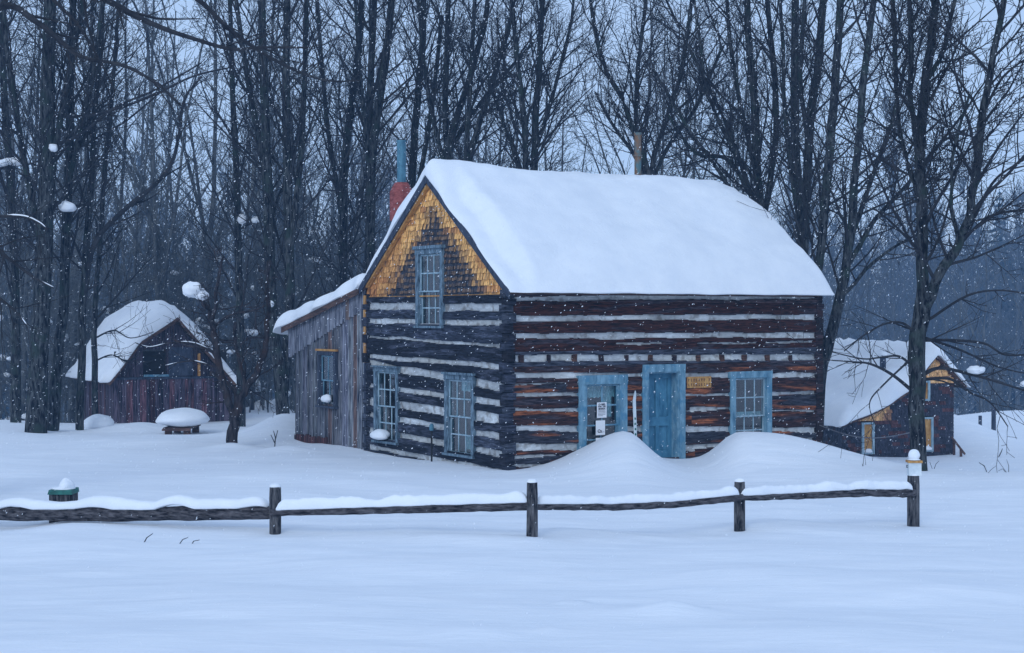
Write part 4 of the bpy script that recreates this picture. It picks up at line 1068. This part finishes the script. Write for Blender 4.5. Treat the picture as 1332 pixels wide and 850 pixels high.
place_tree('bare_tree', 'pale thin trunk standing in front of the left end of the barn roof', 47.5, [[(124, 548, 8), (123, 470, 8), (124, 400, 7), (134, 250, 6), (146, 120, 5), (158, -60, 4)]], 5, upfrom=.22, nb=(1.8,), blen=(1.2, 3.2),
  limbs=[([(124, 470), (145, 462), (165, 470), (180, 462), (198, 448)], 2.5, 1.2, 4), ([(124, 440), (148, 430), (170, 440), (200, 432)], 2.5, 1., 4)])
place_tree('apple_tree', 'gnarled reddish apple tree forking low in front of the barn right corner', 38,
  [[(300, 583, 15), (303, 562, 15), (306, 545, 14), (310, 525, 12), (318, 508, 10), (332, 488, 9), (343, 462, 8), (347, 430, 7), (349, 400, 6), (347, 370, 5), (352, 340, 4)],
   [(306, 545, 9), (296, 520, 10), (290, 500, 10), (284, 470, 9), (279, 440, 9), (277, 420, 8), (266, 395, 6), (254, 382, 4), (250, 377, 3)],
   [(310, 525, 7), (303, 505, 7), (290, 496, 7), (284, 490, 7), (275, 486, 6)], [(277, 420, 6), (280, 395, 5), (284, 365, 4), (290, 335, 3)], [(320, 505, 6), (312, 470, 5), (305, 440, 5), (306, 420, 4)], [(285, 470, 5), (272, 455, 4), (245, 450, 3), (222, 440, 2)]],
  6, bark='bark_red', twig='bark_red', snowy=(2, 3), upfrom=.3, nb=(2.4,), blen=(.5, 1.7), kids=(0, 6, 4, 0), wob=.24, trop=.03, rmin=.005, ang=(35, 80),
  limbs=[([(279, 425), (300, 410), (330, 404), (345, 398)], 3.5, 2, 3), ([(347, 440), (325, 440), (312, 450)], 3, 1.5, 3), ([(282, 462), (255, 448), (225, 446), (195, 452), (176, 446)], 3.5, 1.2, 3.5), ([(284, 480), (250, 470), (215, 476)], 3, 1.2, 3)],
  clumps=[(250, 378, 13, 12, 0), (262, 384, 9, 8, .05)])
place_tree('bare_tree', 'tall double-trunked tree rising just left of the lean-to snow roof', 45.5,
  [[(370, 550, 17), (365, 500, 17), (357, 440, 16), (352, 380, 15), (348, 250, 14), (344, 120, 11), (336, -60, 9)], [(368, 520, 13), (374, 450, 13), (377, 380, 13), (374, 250, 12), (372, 100, 10), (374, -60, 8)],
   [(352, 330, 9), (340, 200, 9), (318, 80, 7), (300, -60, 5)], [(377, 330, 8), (390, 220, 8), (396, 100, 7), (400, -60, 5)]], 7, upfrom=.3, nb=(2.1,), blen=(1.4, 4.2),
  clumps=[(352, 396, 4, 5, -.4)])
place_tree('bare_tree', 'straight grey trunk between the apple tree and the double-trunked tree', 48.5, [[(314, 562, 11), (313, 460, 11), (311, 380, 10), (308, 250, 9), (302, 100, 7), (296, -60, 5)]], 8, upfrom=.25, nb=(2.,), blen=(1.2, 3.8),
  clumps=[(314, 286, 6, 7, -.3), (332, 287, 5, 5, -.3)], limbs=[([(309, 300), (325, 292), (338, 290)], 3, 1.5, 3)])
place_tree('bare_tree', 'slim tree leaning right, left of the red chimney and its blue stove pipe', 51, [[(442, 420, 13), (445, 300, 12), (452, 176, 10), (466, 70, 9), (474, -60, 7)], [(445, 290, 6), (425, 150, 6), (412, 0, 5)]], 9, upfrom=.1, nb=(2.1,), blen=(1.4, 4.0))
place_tree('bare_tree', 'tall forked tree directly left of the blue stove pipe', 50, [[(481, 420, 12), (482, 300, 13), (484, 200, 12), (497, 106, 11), (505, 50, 10), (514, -60, 8)], [(482, 260, 10), (480, 150, 10), (484, 80, 8), (490, -60, 7)], [(484, 230, 7), (470, 120, 6), (462, 0, 4)]], 10, upfrom=.1, nb=(2.2,), blen=(1.4, 4.2))
place_tree('bare_tree', 'tall straight tree directly right of the blue stove pipe', 52, [[(533, 420, 11), (534, 280, 11), (540, 170, 10), (547, 88, 9), (553, -60, 8)], [(534, 300, 7), (560, 150, 6), (575, 20, 5)]], 11, upfrom=.1, nb=(2.2,), blen=(1.4, 4.0))
place_tree('bare_tree', 'vase-shaped tree rising over the snowy gable peak', 50, [[(582, 400, 11), (582, 250, 11), (588, 175, 10), (612, 98, 8), (632, 20, 7), (640, -60, 5)], [(582, 240, 8), (580, 120, 8), (584, -60, 6)], [(584, 200, 7), (607, 160, 6), (640, 115, 5), (690, 60, 4)], [(583, 230, 6), (560, 140, 6), (545, 20, 5), (540, -60, 4)]], 12, upfrom=.15, nb=(2.2,), blen=(1.4, 4.0))
place_tree('bare_tree', 'twin-stemmed tree above the left half of the snowy ridge', 48, [[(690, 400, 10), (694, 260, 10), (697, 141, 9), (702, 88, 8), (708, -60, 6)], [(692, 320, 8), (684, 215, 8), (682, 159, 8), (672, 70, 6), (662, -60, 5)], [(696, 200, 6), (720, 120, 5), (742, 30, 4), (750, -60, 3)], [(684, 240, 5), (655, 160, 5), (630, 90, 4)]], 13, upfrom=.2, nb=(3.2,), blen=(1.4, 4.0), ang=(25, 50))
place_tree('bare_tree', 'leaning tree between the gable peak and the twin-stemmed tree', 49, [[(600, 400, 9), (606, 250, 9), (621, 170, 8), (640, 110, 7), (665, 20, 6), (675, -60, 4)], [(606, 220, 7), (612, 100, 6), (622, -60, 5)]], 14, upfrom=.2, nb=(3.0,), blen=(1.2, 3.8))
place_tree('bare_tree', 'fan-shaped tree spreading above the ridge around the rusty vent pipe', 47, [[(845, 400, 11), (845, 300, 11), (843, 230, 9), (814, 141, 7), (783, 78, 6), (766, -10, 4), (762, -60, 3)], [(845, 250, 8), (829, 190, 6), (829, 100, 6), (838, 20, 5), (847, -60, 4)], [(846, 250, 8), (852, 200, 7), (868, 152, 6), (889, 80, 6), (907, -60, 4)], [(845, 245, 6), (824, 200, 5), (795, 160, 4), (774, 120, 3)], [(846, 240, 6), (870, 190, 5), (905, 140, 5), (940, 60, 4)]], 15, upfrom=.5, nb=(3.8,), blen=(1.0, 3.2), ang=(22, 48))
place_tree('bare_tree', 'many-stemmed tree leaning left over the right end of the snowy ridge', 43, [[(1000, 430, 14), (993, 320, 13), (985, 229, 12), (982, 141, 11), (973, 40, 9), (970, -60, 7)], [(990, 300, 7), (960, 200, 6), (925, 120, 5), (890, 50, 4), (862, -10, 3)], [(992, 320, 7), (940, 230, 5), (890, 160, 4), (850, 90, 3)], [(984, 229, 7), (958, 110, 6), (945, 0, 5), (940, -60, 4)],
   [(990, 300, 8), (1008, 200, 8), (1008, 106, 8), (1001, 30, 7), (998, -60, 6)], [(988, 280, 6), (950, 210, 5), (905, 200, 4), (870, 150, 3)], [(985, 240, 5), (930, 150, 5), (910, 60, 4), (900, -50, 3)]], 16, upfrom=.3, nb=(2.3,), blen=(1.2, 4.0), ang=(22, 50))
place_tree('bare_tree', 'group of straight dark stems just right of the roof end, second from the leaning tree', 42, [[(1056, 520, 15), (1048, 420, 15), (1043, 300, 14), (1036, 212, 12), (1034, 106, 11), (1035, -60, 8)], [(1046, 330, 12), (1054, 159, 12), (1065, 81, 11), (1074, -60, 9)], [(1040, 300, 6), (1024, 180, 6), (1018, 60, 5), (1012, -50, 4)], [(1052, 200, 6), (1042, 90, 6), (1050, -50, 5)]], 17, upfrom=.35, nb=(2.1,), blen=(1.2, 3.8), ang=(22, 50))
place_tree('bare_tree', 'crooked tree hugging the right corner of the log cabin', 39, [[(1062, 600, 15), (1067, 500, 15), (1076, 455, 15), (1090, 400, 14), (1100, 350, 12), (1108, 290, 12), (1115, 200, 10), (1128, 70, 9), (1146, -60, 7)], [(1072, 470, 10), (1064, 400, 10), (1070, 300, 12), (1080, 194, 12), (1088, 88, 11), (1095, -60, 9)],
   [(1100, 350, 7), (1140, 285, 6), (1180, 240, 5), (1220, 190, 4), (1255, 170, 3)], [(1104, 320, 7), (1135, 230, 6), (1165, 140, 5), (1190, 20, 4)], [(1092, 390, 6), (1110, 370, 5), (1150, 330, 4), (1195, 305, 3)]], 18, upfrom=.35, nb=(2.8,), blen=(1.2, 3.8), ang=(25, 55))
place_tree('maple_tree', 'big dark forked tree rising in front of the small house on the right', 31.4,
  [[(1197, 618, 20), (1194, 570, 21), (1193, 500, 22), (1193, 450, 22), (1199, 400, 19), (1200, 340, 15), (1199, 260, 15), (1197, 200, 14), (1205, 100, 13), (1214, 30, 11), (1220, -60, 9)],
   [(1200, 430, 12), (1208, 395, 14), (1222, 355, 13), (1248, 318, 12), (1262, 270, 11), (1270, 220, 11), (1283, 120, 9), (1298, 45, 8), (1316, -60, 7)],
   [(1199, 270, 8), (1182, 215, 7), (1169, 160, 6), (1164, 50, 6), (1158, -60, 5)], [(1197, 210, 8), (1188, 160, 7), (1184, 70, 7), (1184, -60, 5)], [(1250, 316, 6), (1238, 270, 5), (1240, 200, 4), (1262, 120, 3)], [(1204, 110, 7), (1228, 60, 6), (1250, -40, 4)]],
  19, upfrom=.42, nb=(3.4,), blen=(1.0, 3.6), kids=(0, 8, 5, 0), ang=(28, 55), trop=.04, rmin=.006,
  limbs=[([(1192, 436), (1175, 421), (1153, 421), (1127, 434), (1098, 457)], 4, 1.5, 3, -.8), ([(1188, 510), (1161, 488), (1133, 474), (1110, 471), (1068, 468)], 5, 1.5, 3.5, -.5),
         ([(1190, 480), (1170, 464), (1147, 465), (1122, 467), (1082, 458)], 4, 1.5, 3, .5), ([(1200, 443), (1238, 443), (1280, 447), (1308, 462), (1345, 460)], 5, 2, 3, -.5),
         ([(1200, 488), (1223, 479), (1266, 488), (1294, 496), (1345, 512)], 6, 2.5, 3.5, -.8), ([(1200, 494), (1235, 493), (1260, 510), (1288, 524), (1311, 555)], 5, 1.5, 3.5, -.4),
         ([(1210, 415), (1258, 385), (1300, 378), (1345, 384)], 4, 2, 3, .4), ([(1204, 440), (1250, 456), (1300, 478), (1345, 488)], 4, 1.6, 3, .6), ([(1193, 460), (1150, 500), (1131, 525), (1140, 556)], 3, 1, 3, -.6),
         ([(1215, 365), (1265, 300), (1300, 278), (1345, 272)], 5, 2, 3), ([(1260, 300), (1290, 240), (1320, 215), (1350, 200)], 5, 2, 3), ([(1265, 250), (1300, 190), (1345, 130)], 5, 2, 3),
         ([(1278, 150), (1305, 100), (1345, 70)], 4, 2, 3), ([(1270, 230), (1240, 190), (1225, 130)], 4, 2, 3), ([(1200, 330), (1160, 290), (1135, 270)], 4, 1.5, 3), ([(1200, 350), (1225, 300), (1250, 200), (1268, 140)], 4, 1.5, 3)],
  clumps=[(1269, 482, 12, 6, -.45), (1337, 500, 9, 5, -.8)])
place_tree('bare_tree', 'near tree outside the left edge whose black limbs cross the top left corner', 25,
  [[(-120, 660, 60), (-112, 400, 55), (-100, 200, 50), (-80, -40, 40), (-70, -200, 30)]], 20, snowy=(2, 3, 4), upfrom=.93, nb=(.5,), blen=(1, 2), kids=(0, 5, 3, 0),
  limbs=[([(-85, -30), (60, -40), (138, 0), (176, 21), (212, 37), (247, 49), (300, 64), (340, 62), (400, 62)], 12, 2.5, 2.0, -1), ([(-95, 80), (0, 10), (46, 28), (70, 46), (106, 74), (162, 86), (205, 110), (235, 137)], 10, 2.5, 2.4, -1.5),
         ([(-100, 300), (-30, 285), (25, 282), (50, 290), (62, 300)], 6, 2, 3, 0), ([(-105, 330), (-20, 318), (15, 340), (45, 362), (70, 375)], 7, 2, 3, .5), ([(-108, 420), (-30, 380), (12, 398), (35, 424)], 6, 2, 3, 0),
         ([(-85, 0), (100, -50), (240, -10), (300, 40), (360, 80), (420, 104), (470, 105)], 10, 2, 1.8, 1), ([(-90, 60), (20, -20), (90, 20), (130, 80), (150, 120)], 7, 2, 2.2, 0)])

# --- forest: a few kinds, copied as individuals --------------------------------
def proto_tree(seed, H, kind):
    rnd = random.Random(seed); st = []
    def stem(x0, y0, z0, h, r, lean, az, n=6):
        out = []
        for i in range(n + 1):
            t = i / n; out.append((x0 + lean * h * t ** 1.3 * math.cos(az) + rnd.uniform(-.1, .1) * (i > 0), y0 + lean * h * t ** 1.3 * math.sin(az) + rnd.uniform(-.1, .1) * (i > 0), z0 + (h - z0) * t, r * (1 - .78 * t)))
        return out
    if kind == 'tall':
        st.append(stem(0, 0, -.6, H, .07 + .06 * rnd.random(), rnd.uniform(.02, .12), rnd.uniform(0, 6)))
        for k in range(rnd.randint(1, 3)):
            z = rnd.uniform(.18, .4) * H; st.append(stem(0, 0, z, H * rnd.uniform(.75, .95), .07, rnd.uniform(.12, .34), rnd.uniform(0, 6.28)))
        return tree_mesh(st, seed, nb=(1.6,), blen=(1.2, 3.4), kids=(0, 5, 3, 0), upfrom=.18, ang=(24, 55), rmin=.008)
    if kind == 'sapling':
        for k in range(rnd.randint(2, 4)): st.append(stem(rnd.uniform(-.5, .5), rnd.uniform(-.5, .5), -.5, H * rnd.uniform(.6, 1), .035, rnd.uniform(.05, .25), rnd.uniform(0, 6.28)))
        return tree_mesh(st, seed, nb=(3.2,), blen=(.6, 2.0), kids=(0, 6, 3, 0), upfrom=.08, ang=(25, 65), rmin=.007)
protos = {}
for kind, specs in (('tall', [(101, 17), (102, 19), (103, 16), (104, 20), (105, 18)]), ('sapling', [(201, 6.5), (202, 8), (203, 5), (204, 9.5)])):
    lst = []
    for sd, H in specs:
        T_, B, nodes = proto_tree(sd, H, kind)
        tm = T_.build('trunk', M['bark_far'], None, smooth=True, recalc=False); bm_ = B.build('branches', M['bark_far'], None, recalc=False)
        sc = []
        if kind == 'sapling':
            rr = random.Random(sd)
            for q in rr.sample(nodes, min(3, len(nodes))): 
                r_ = rr.uniform(.07, .17); m = MB(); m.blob((q[0], q[1], q[2] + r_ * .2), (r_ * rr.uniform(1, 1.7), r_ * 1.2, r_ * rr.uniform(.5, .9)), rr.random() * 50, 8, 10, .6); sc.append(m.build('snow_clump', M['snow'], None, smooth=True))
        lst.append((tm, bm_, sc))
    protos[kind] = lst
used = set()
def put_tree(kind, i, x, y, rz, sc, label, group, snow=True, name=None):
    tm, bm_, sn = protos[kind][i]
    t = thing(name or ('sapling' if kind == 'sapling' else 'bare_tree'), label, 'sapling' if kind == 'sapling' else 'tree', (x, y, gz(x, y)), rz, group)
    t.scale = (sc, sc, sc * random.uniform(.92, 1.08))
    for k, src in enumerate((tm, bm_, *sn)):
        if src is None or (k >= 2 and not snow): continue
        if (kind, i, k) not in used: used.add((kind, i, k)); c = src
        else: c = src.copy(); COL.objects.link(c)
        c.parent = t
rf = random.Random(77)
def ok(x, y):
    px = 666 + x / y * F
    if 60 < px < 330 and y < 57: return False
    if 1020 < px < 1270 and y < 60: return False
    if px > 1240 and y < 84: return False
    return True
def band(n, px0, px1, y0, y1, kind, label, group, s0=.85, s1=1.15, snow=True, name=None):
    for k in range(n):
        for _ in range(20):
            px = px0 + (px1 - px0) * (k + rf.random()) / n; y = y0 + (y1 - y0) * rf.random(); x = (px - 666) / F * y
            if ok(x, y): break
        else: continue
        put_tree(kind, rf.randrange(len(protos[kind])), x, y, rf.uniform(0, 6.28), rf.uniform(s0, s1), label, group, snow, name)
gL_ = 'bare trees of the dense left wood'; gC_ = 'bare trees behind the cabin roof'; gR_ = 'distant bare trees on the right'
band(6, -60, 340, 54, 62, 'tall', 'slender bare tree among many alike in the dense wood on the left', gL_)
band(13, -60, 500, 62, 78, 'tall', 'slender bare tree among many alike in the dense wood on the left', gL_, .9, 1.2)
band(14, -60, 640, 78, 98, 'tall', 'slender bare tree among many alike in the dense wood on the left', gL_, .95, 1.25)
band(9, 560, 745, 54, 72, 'tall', 'bare tree among several alike behind the snowy cabin roof', gC_, .75, .95)
band(9, 820, 1000, 50, 66, 'tall', 'bare tree among several alike behind the snowy cabin roof', gC_, .70, .9)
band(10, 640, 1050, 66, 95, 'tall', 'bare tree among several alike behind the snowy cabin roof', gC_, .4, .6)
band(16, 1040, 1420, 88, 120, 'tall', 'misty bare tree among many alike beyond the small house', gR_, .55, .85)
gs_ = 'saplings under the left wood'
band(42, -60, 470, 51, 64, 'sapling', 'thin bare sapling among many alike in the left undergrowth', gs_, .7, 1.2)
band(34, -60, 560, 64, 84, 'sapling', 'thin bare sapling among many alike in the left undergrowth', gs_, 1.0, 1.5)
band(16, 1230, 1400, 86, 100, 'sapling', 'low bare sapling among several alike at the edge of the right meadow', 'saplings beyond the right meadow', .4, .8, False)

# far woodland, nobody could count it
rw = np.random.default_rng(5)
def lowtree(H):
    m = MB(); rnd = random.Random(int(H * 1000)); m.tube([(0, 0, -1), (rnd.uniform(-.2, .2), 0, H * .5), (rnd.uniform(-.4, .4), 0, H)], [.16, .10, .03], 4, False)
    for k in range(42):
        t = rnd.uniform(.12, .97); z = H * t; a = rnd.uniform(0, 6.28); L = rnd.uniform(1., 3.2) * (1.15 - t); dx, dy = math.cos(a) * L, math.sin(a) * L
        m.tube([(0, 0, z), (dx * .5, dy * .5, z + L * .45), (dx * .8, dy * .8, z + L * 1.2)], [.05, .035, .02], 3, False)
        for q in range(5):
            f = rnd.uniform(.2, 1); m.tube([(dx * .8 * f, dy * .8 * f, z + L * 1.2 * f), (dx * f + rnd.uniform(-.9, .9), dy * f + rnd.uniform(-.9, .9), z + L * f + rnd.uniform(.4, 1.6))], [.02, .012], 3, False)
    return np.array(m.v), m.f
def conifer(H):
    m = MB(); rnd = random.Random(int(H * 777)); m.tube([(0, 0, -1), (0, 0, H)], [.2, .03], 5, False); z = H * .10
    while z < H * .99:
        rad = (1 - z / H) ** .85 * H * .21 + .1; nb = 9
        for k in range(nb):
            a = 2 * math.pi * (k + rnd.random()) / nb; L = rad * rnd.uniform(.65, 1.15); w = L * .30; dz = -L * rnd.uniform(.2, .5)
            c, s = math.cos(a), math.sin(a)
            m.add([(0, 0, z + .12), (c * L * .6 - s * w, s * L * .6 + c * w, z + dz * .6), (c * L, s * L, z + dz), (c * L * .6 + s * w, s * L * .6 - c * w, z + dz * .6), (c * L * .5, s * L * .5, z - L * .35)],
                  [(0, 1, 2), (0, 2, 3), (0, 4, 2)])
        z += H * .022 + .05
    return np.array(m.v), m.f
def scatter(name, kinds, spots, m_):
    V = []; Fc = []; o = 0
    for i, (x, y, s) in enumerate(spots):
        v, f = kinds[i % len(kinds)]; a = rw.uniform(0, 6.28); c, s_ = math.cos(a), math.sin(a)
        q = np.stack([v[:, 0] * c - v[:, 1] * s_, v[:, 0] * s_ + v[:, 1] * c, v[:, 2]], 1) * s + np.array([x, y, gz(x, y)])
        V.append(q); Fc += [tuple(k + o for k in fc) for fc in f]; o += len(v)
    me_ = bpy.data.meshes.new(name); me_.from_pydata(np.concatenate(V).tolist(), [], Fc); me_.materials.append(m_)
    ob = bpy.data.objects.new(name, me_); COL.objects.link(ob); ob['kind'] = 'stuff'; return ob
M['far_wood'] = mat('far_wood', (.08, .09, .105), (.13, .14, .15), 1, spec=0)  # light grey-blue carries part of the far haze in the colour
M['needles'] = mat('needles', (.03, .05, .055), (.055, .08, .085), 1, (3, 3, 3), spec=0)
lt = [lowtree(h) for h in (13., 15., 17., 14.2)]
sp = []
for k in range(240):
    px = rw.uniform(-200, 640); y = rw.uniform(150, 300); sp.append(((px - 666) / F * y, y, rw.uniform(1.3, 2.0)))
for k in range(170):
    px = rw.uniform(640, 1060); y = rw.uniform(150, 300); sp.append(((px - 666) / F * y, y, rw.uniform(.9, 1.5)))
for k in range(200):
    px = rw.uniform(1000, 1600); y = rw.uniform(150, 300); sp.append(((px - 666) / F * y, y, rw.uniform(1.2, 2.0)))
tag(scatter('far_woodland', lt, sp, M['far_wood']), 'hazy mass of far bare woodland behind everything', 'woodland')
cf = [conifer(h) for h in (11., 13., 15.5)]
sp = []
for k in range(200):
    px = rw.uniform(-200, 1700); y = rw.uniform(200, 360); sp.append(((px - 666) / F * y, y, rw.uniform(1.3, 2.0) if px > 1180 or px < 560 else rw.uniform(.7, 1.)))
for k in range(14):
    px = rw.uniform(1290, 1460); y = rw.uniform(170, 200); sp.append(((px - 666) / F * y, y, rw.uniform(1.5, 1.9)))
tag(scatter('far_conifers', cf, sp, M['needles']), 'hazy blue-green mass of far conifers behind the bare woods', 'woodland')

# ================================================================== falling snow: loose flakes and clots at rest in the air
rs = np.random.default_rng(3); V = []; Fc = []; n = 0
base = np.array([(1, 0, 0), (-1, 0, 0), (0, 1, 0), (0, -1, 0), (0, 0, 1), (0, 0, -1)], float); of = [(0, 2, 4), (2, 1, 4), (1, 3, 4), (3, 0, 4), (2, 0, 5), (1, 2, 5), (3, 1, 5), (0, 3, 5)]
for k in range(20000):
    y = 9 + 41 * rs.random() ** .8; x = rs.uniform(-.36, .36) * y; z = rs.uniform(-.5, CZ + .22 * y)
    s = rs.uniform(.0018, .0058) * (.6 + y / 34); q = base * s * rs.uniform(.6, 1.3, (6, 1)); q[:, 2] *= 1.3; q[:, 0] += q[:, 2] * .6
    V.append(q + (x, y, z)); Fc += [tuple(i + n for i in f) for f in of]; n += 6
me_ = bpy.data.meshes.new('falling_snow'); me_.from_pydata(np.concatenate(V).tolist(), [], Fc); me_.materials.append(M['snow'])
ob = bpy.data.objects.new('falling_snow', me_); COL.objects.link(ob); tag(ob, 'snowflakes falling through the air over the whole scene', 'snowfall', None, 'stuff')

# ================================================================== haze
HZ_ = .0010
m = MB(); m.box(-330, 330, -45, 420, -14, 46); hz = m.build('haze', M['snow']); hz['kind'] = 'stuff'
hm = bpy.data.materials.new('haze'); hm.use_nodes = True; N = hm.node_tree.nodes; N.clear()
o_ = N.new('ShaderNodeOutputMaterial'); pv = N.new('ShaderNodeVolumePrincipled'); pv.inputs['Color'].default_value = (.34, .62, 1, 1)
pv.inputs['Density'].default_value = HZ_; pv.inputs['Anisotropy'].default_value = .0
hm.node_tree.links.new(pv.outputs[0], o_.inputs['Volume']); hz.data.materials.clear(); hz.data.materials.append(hm)
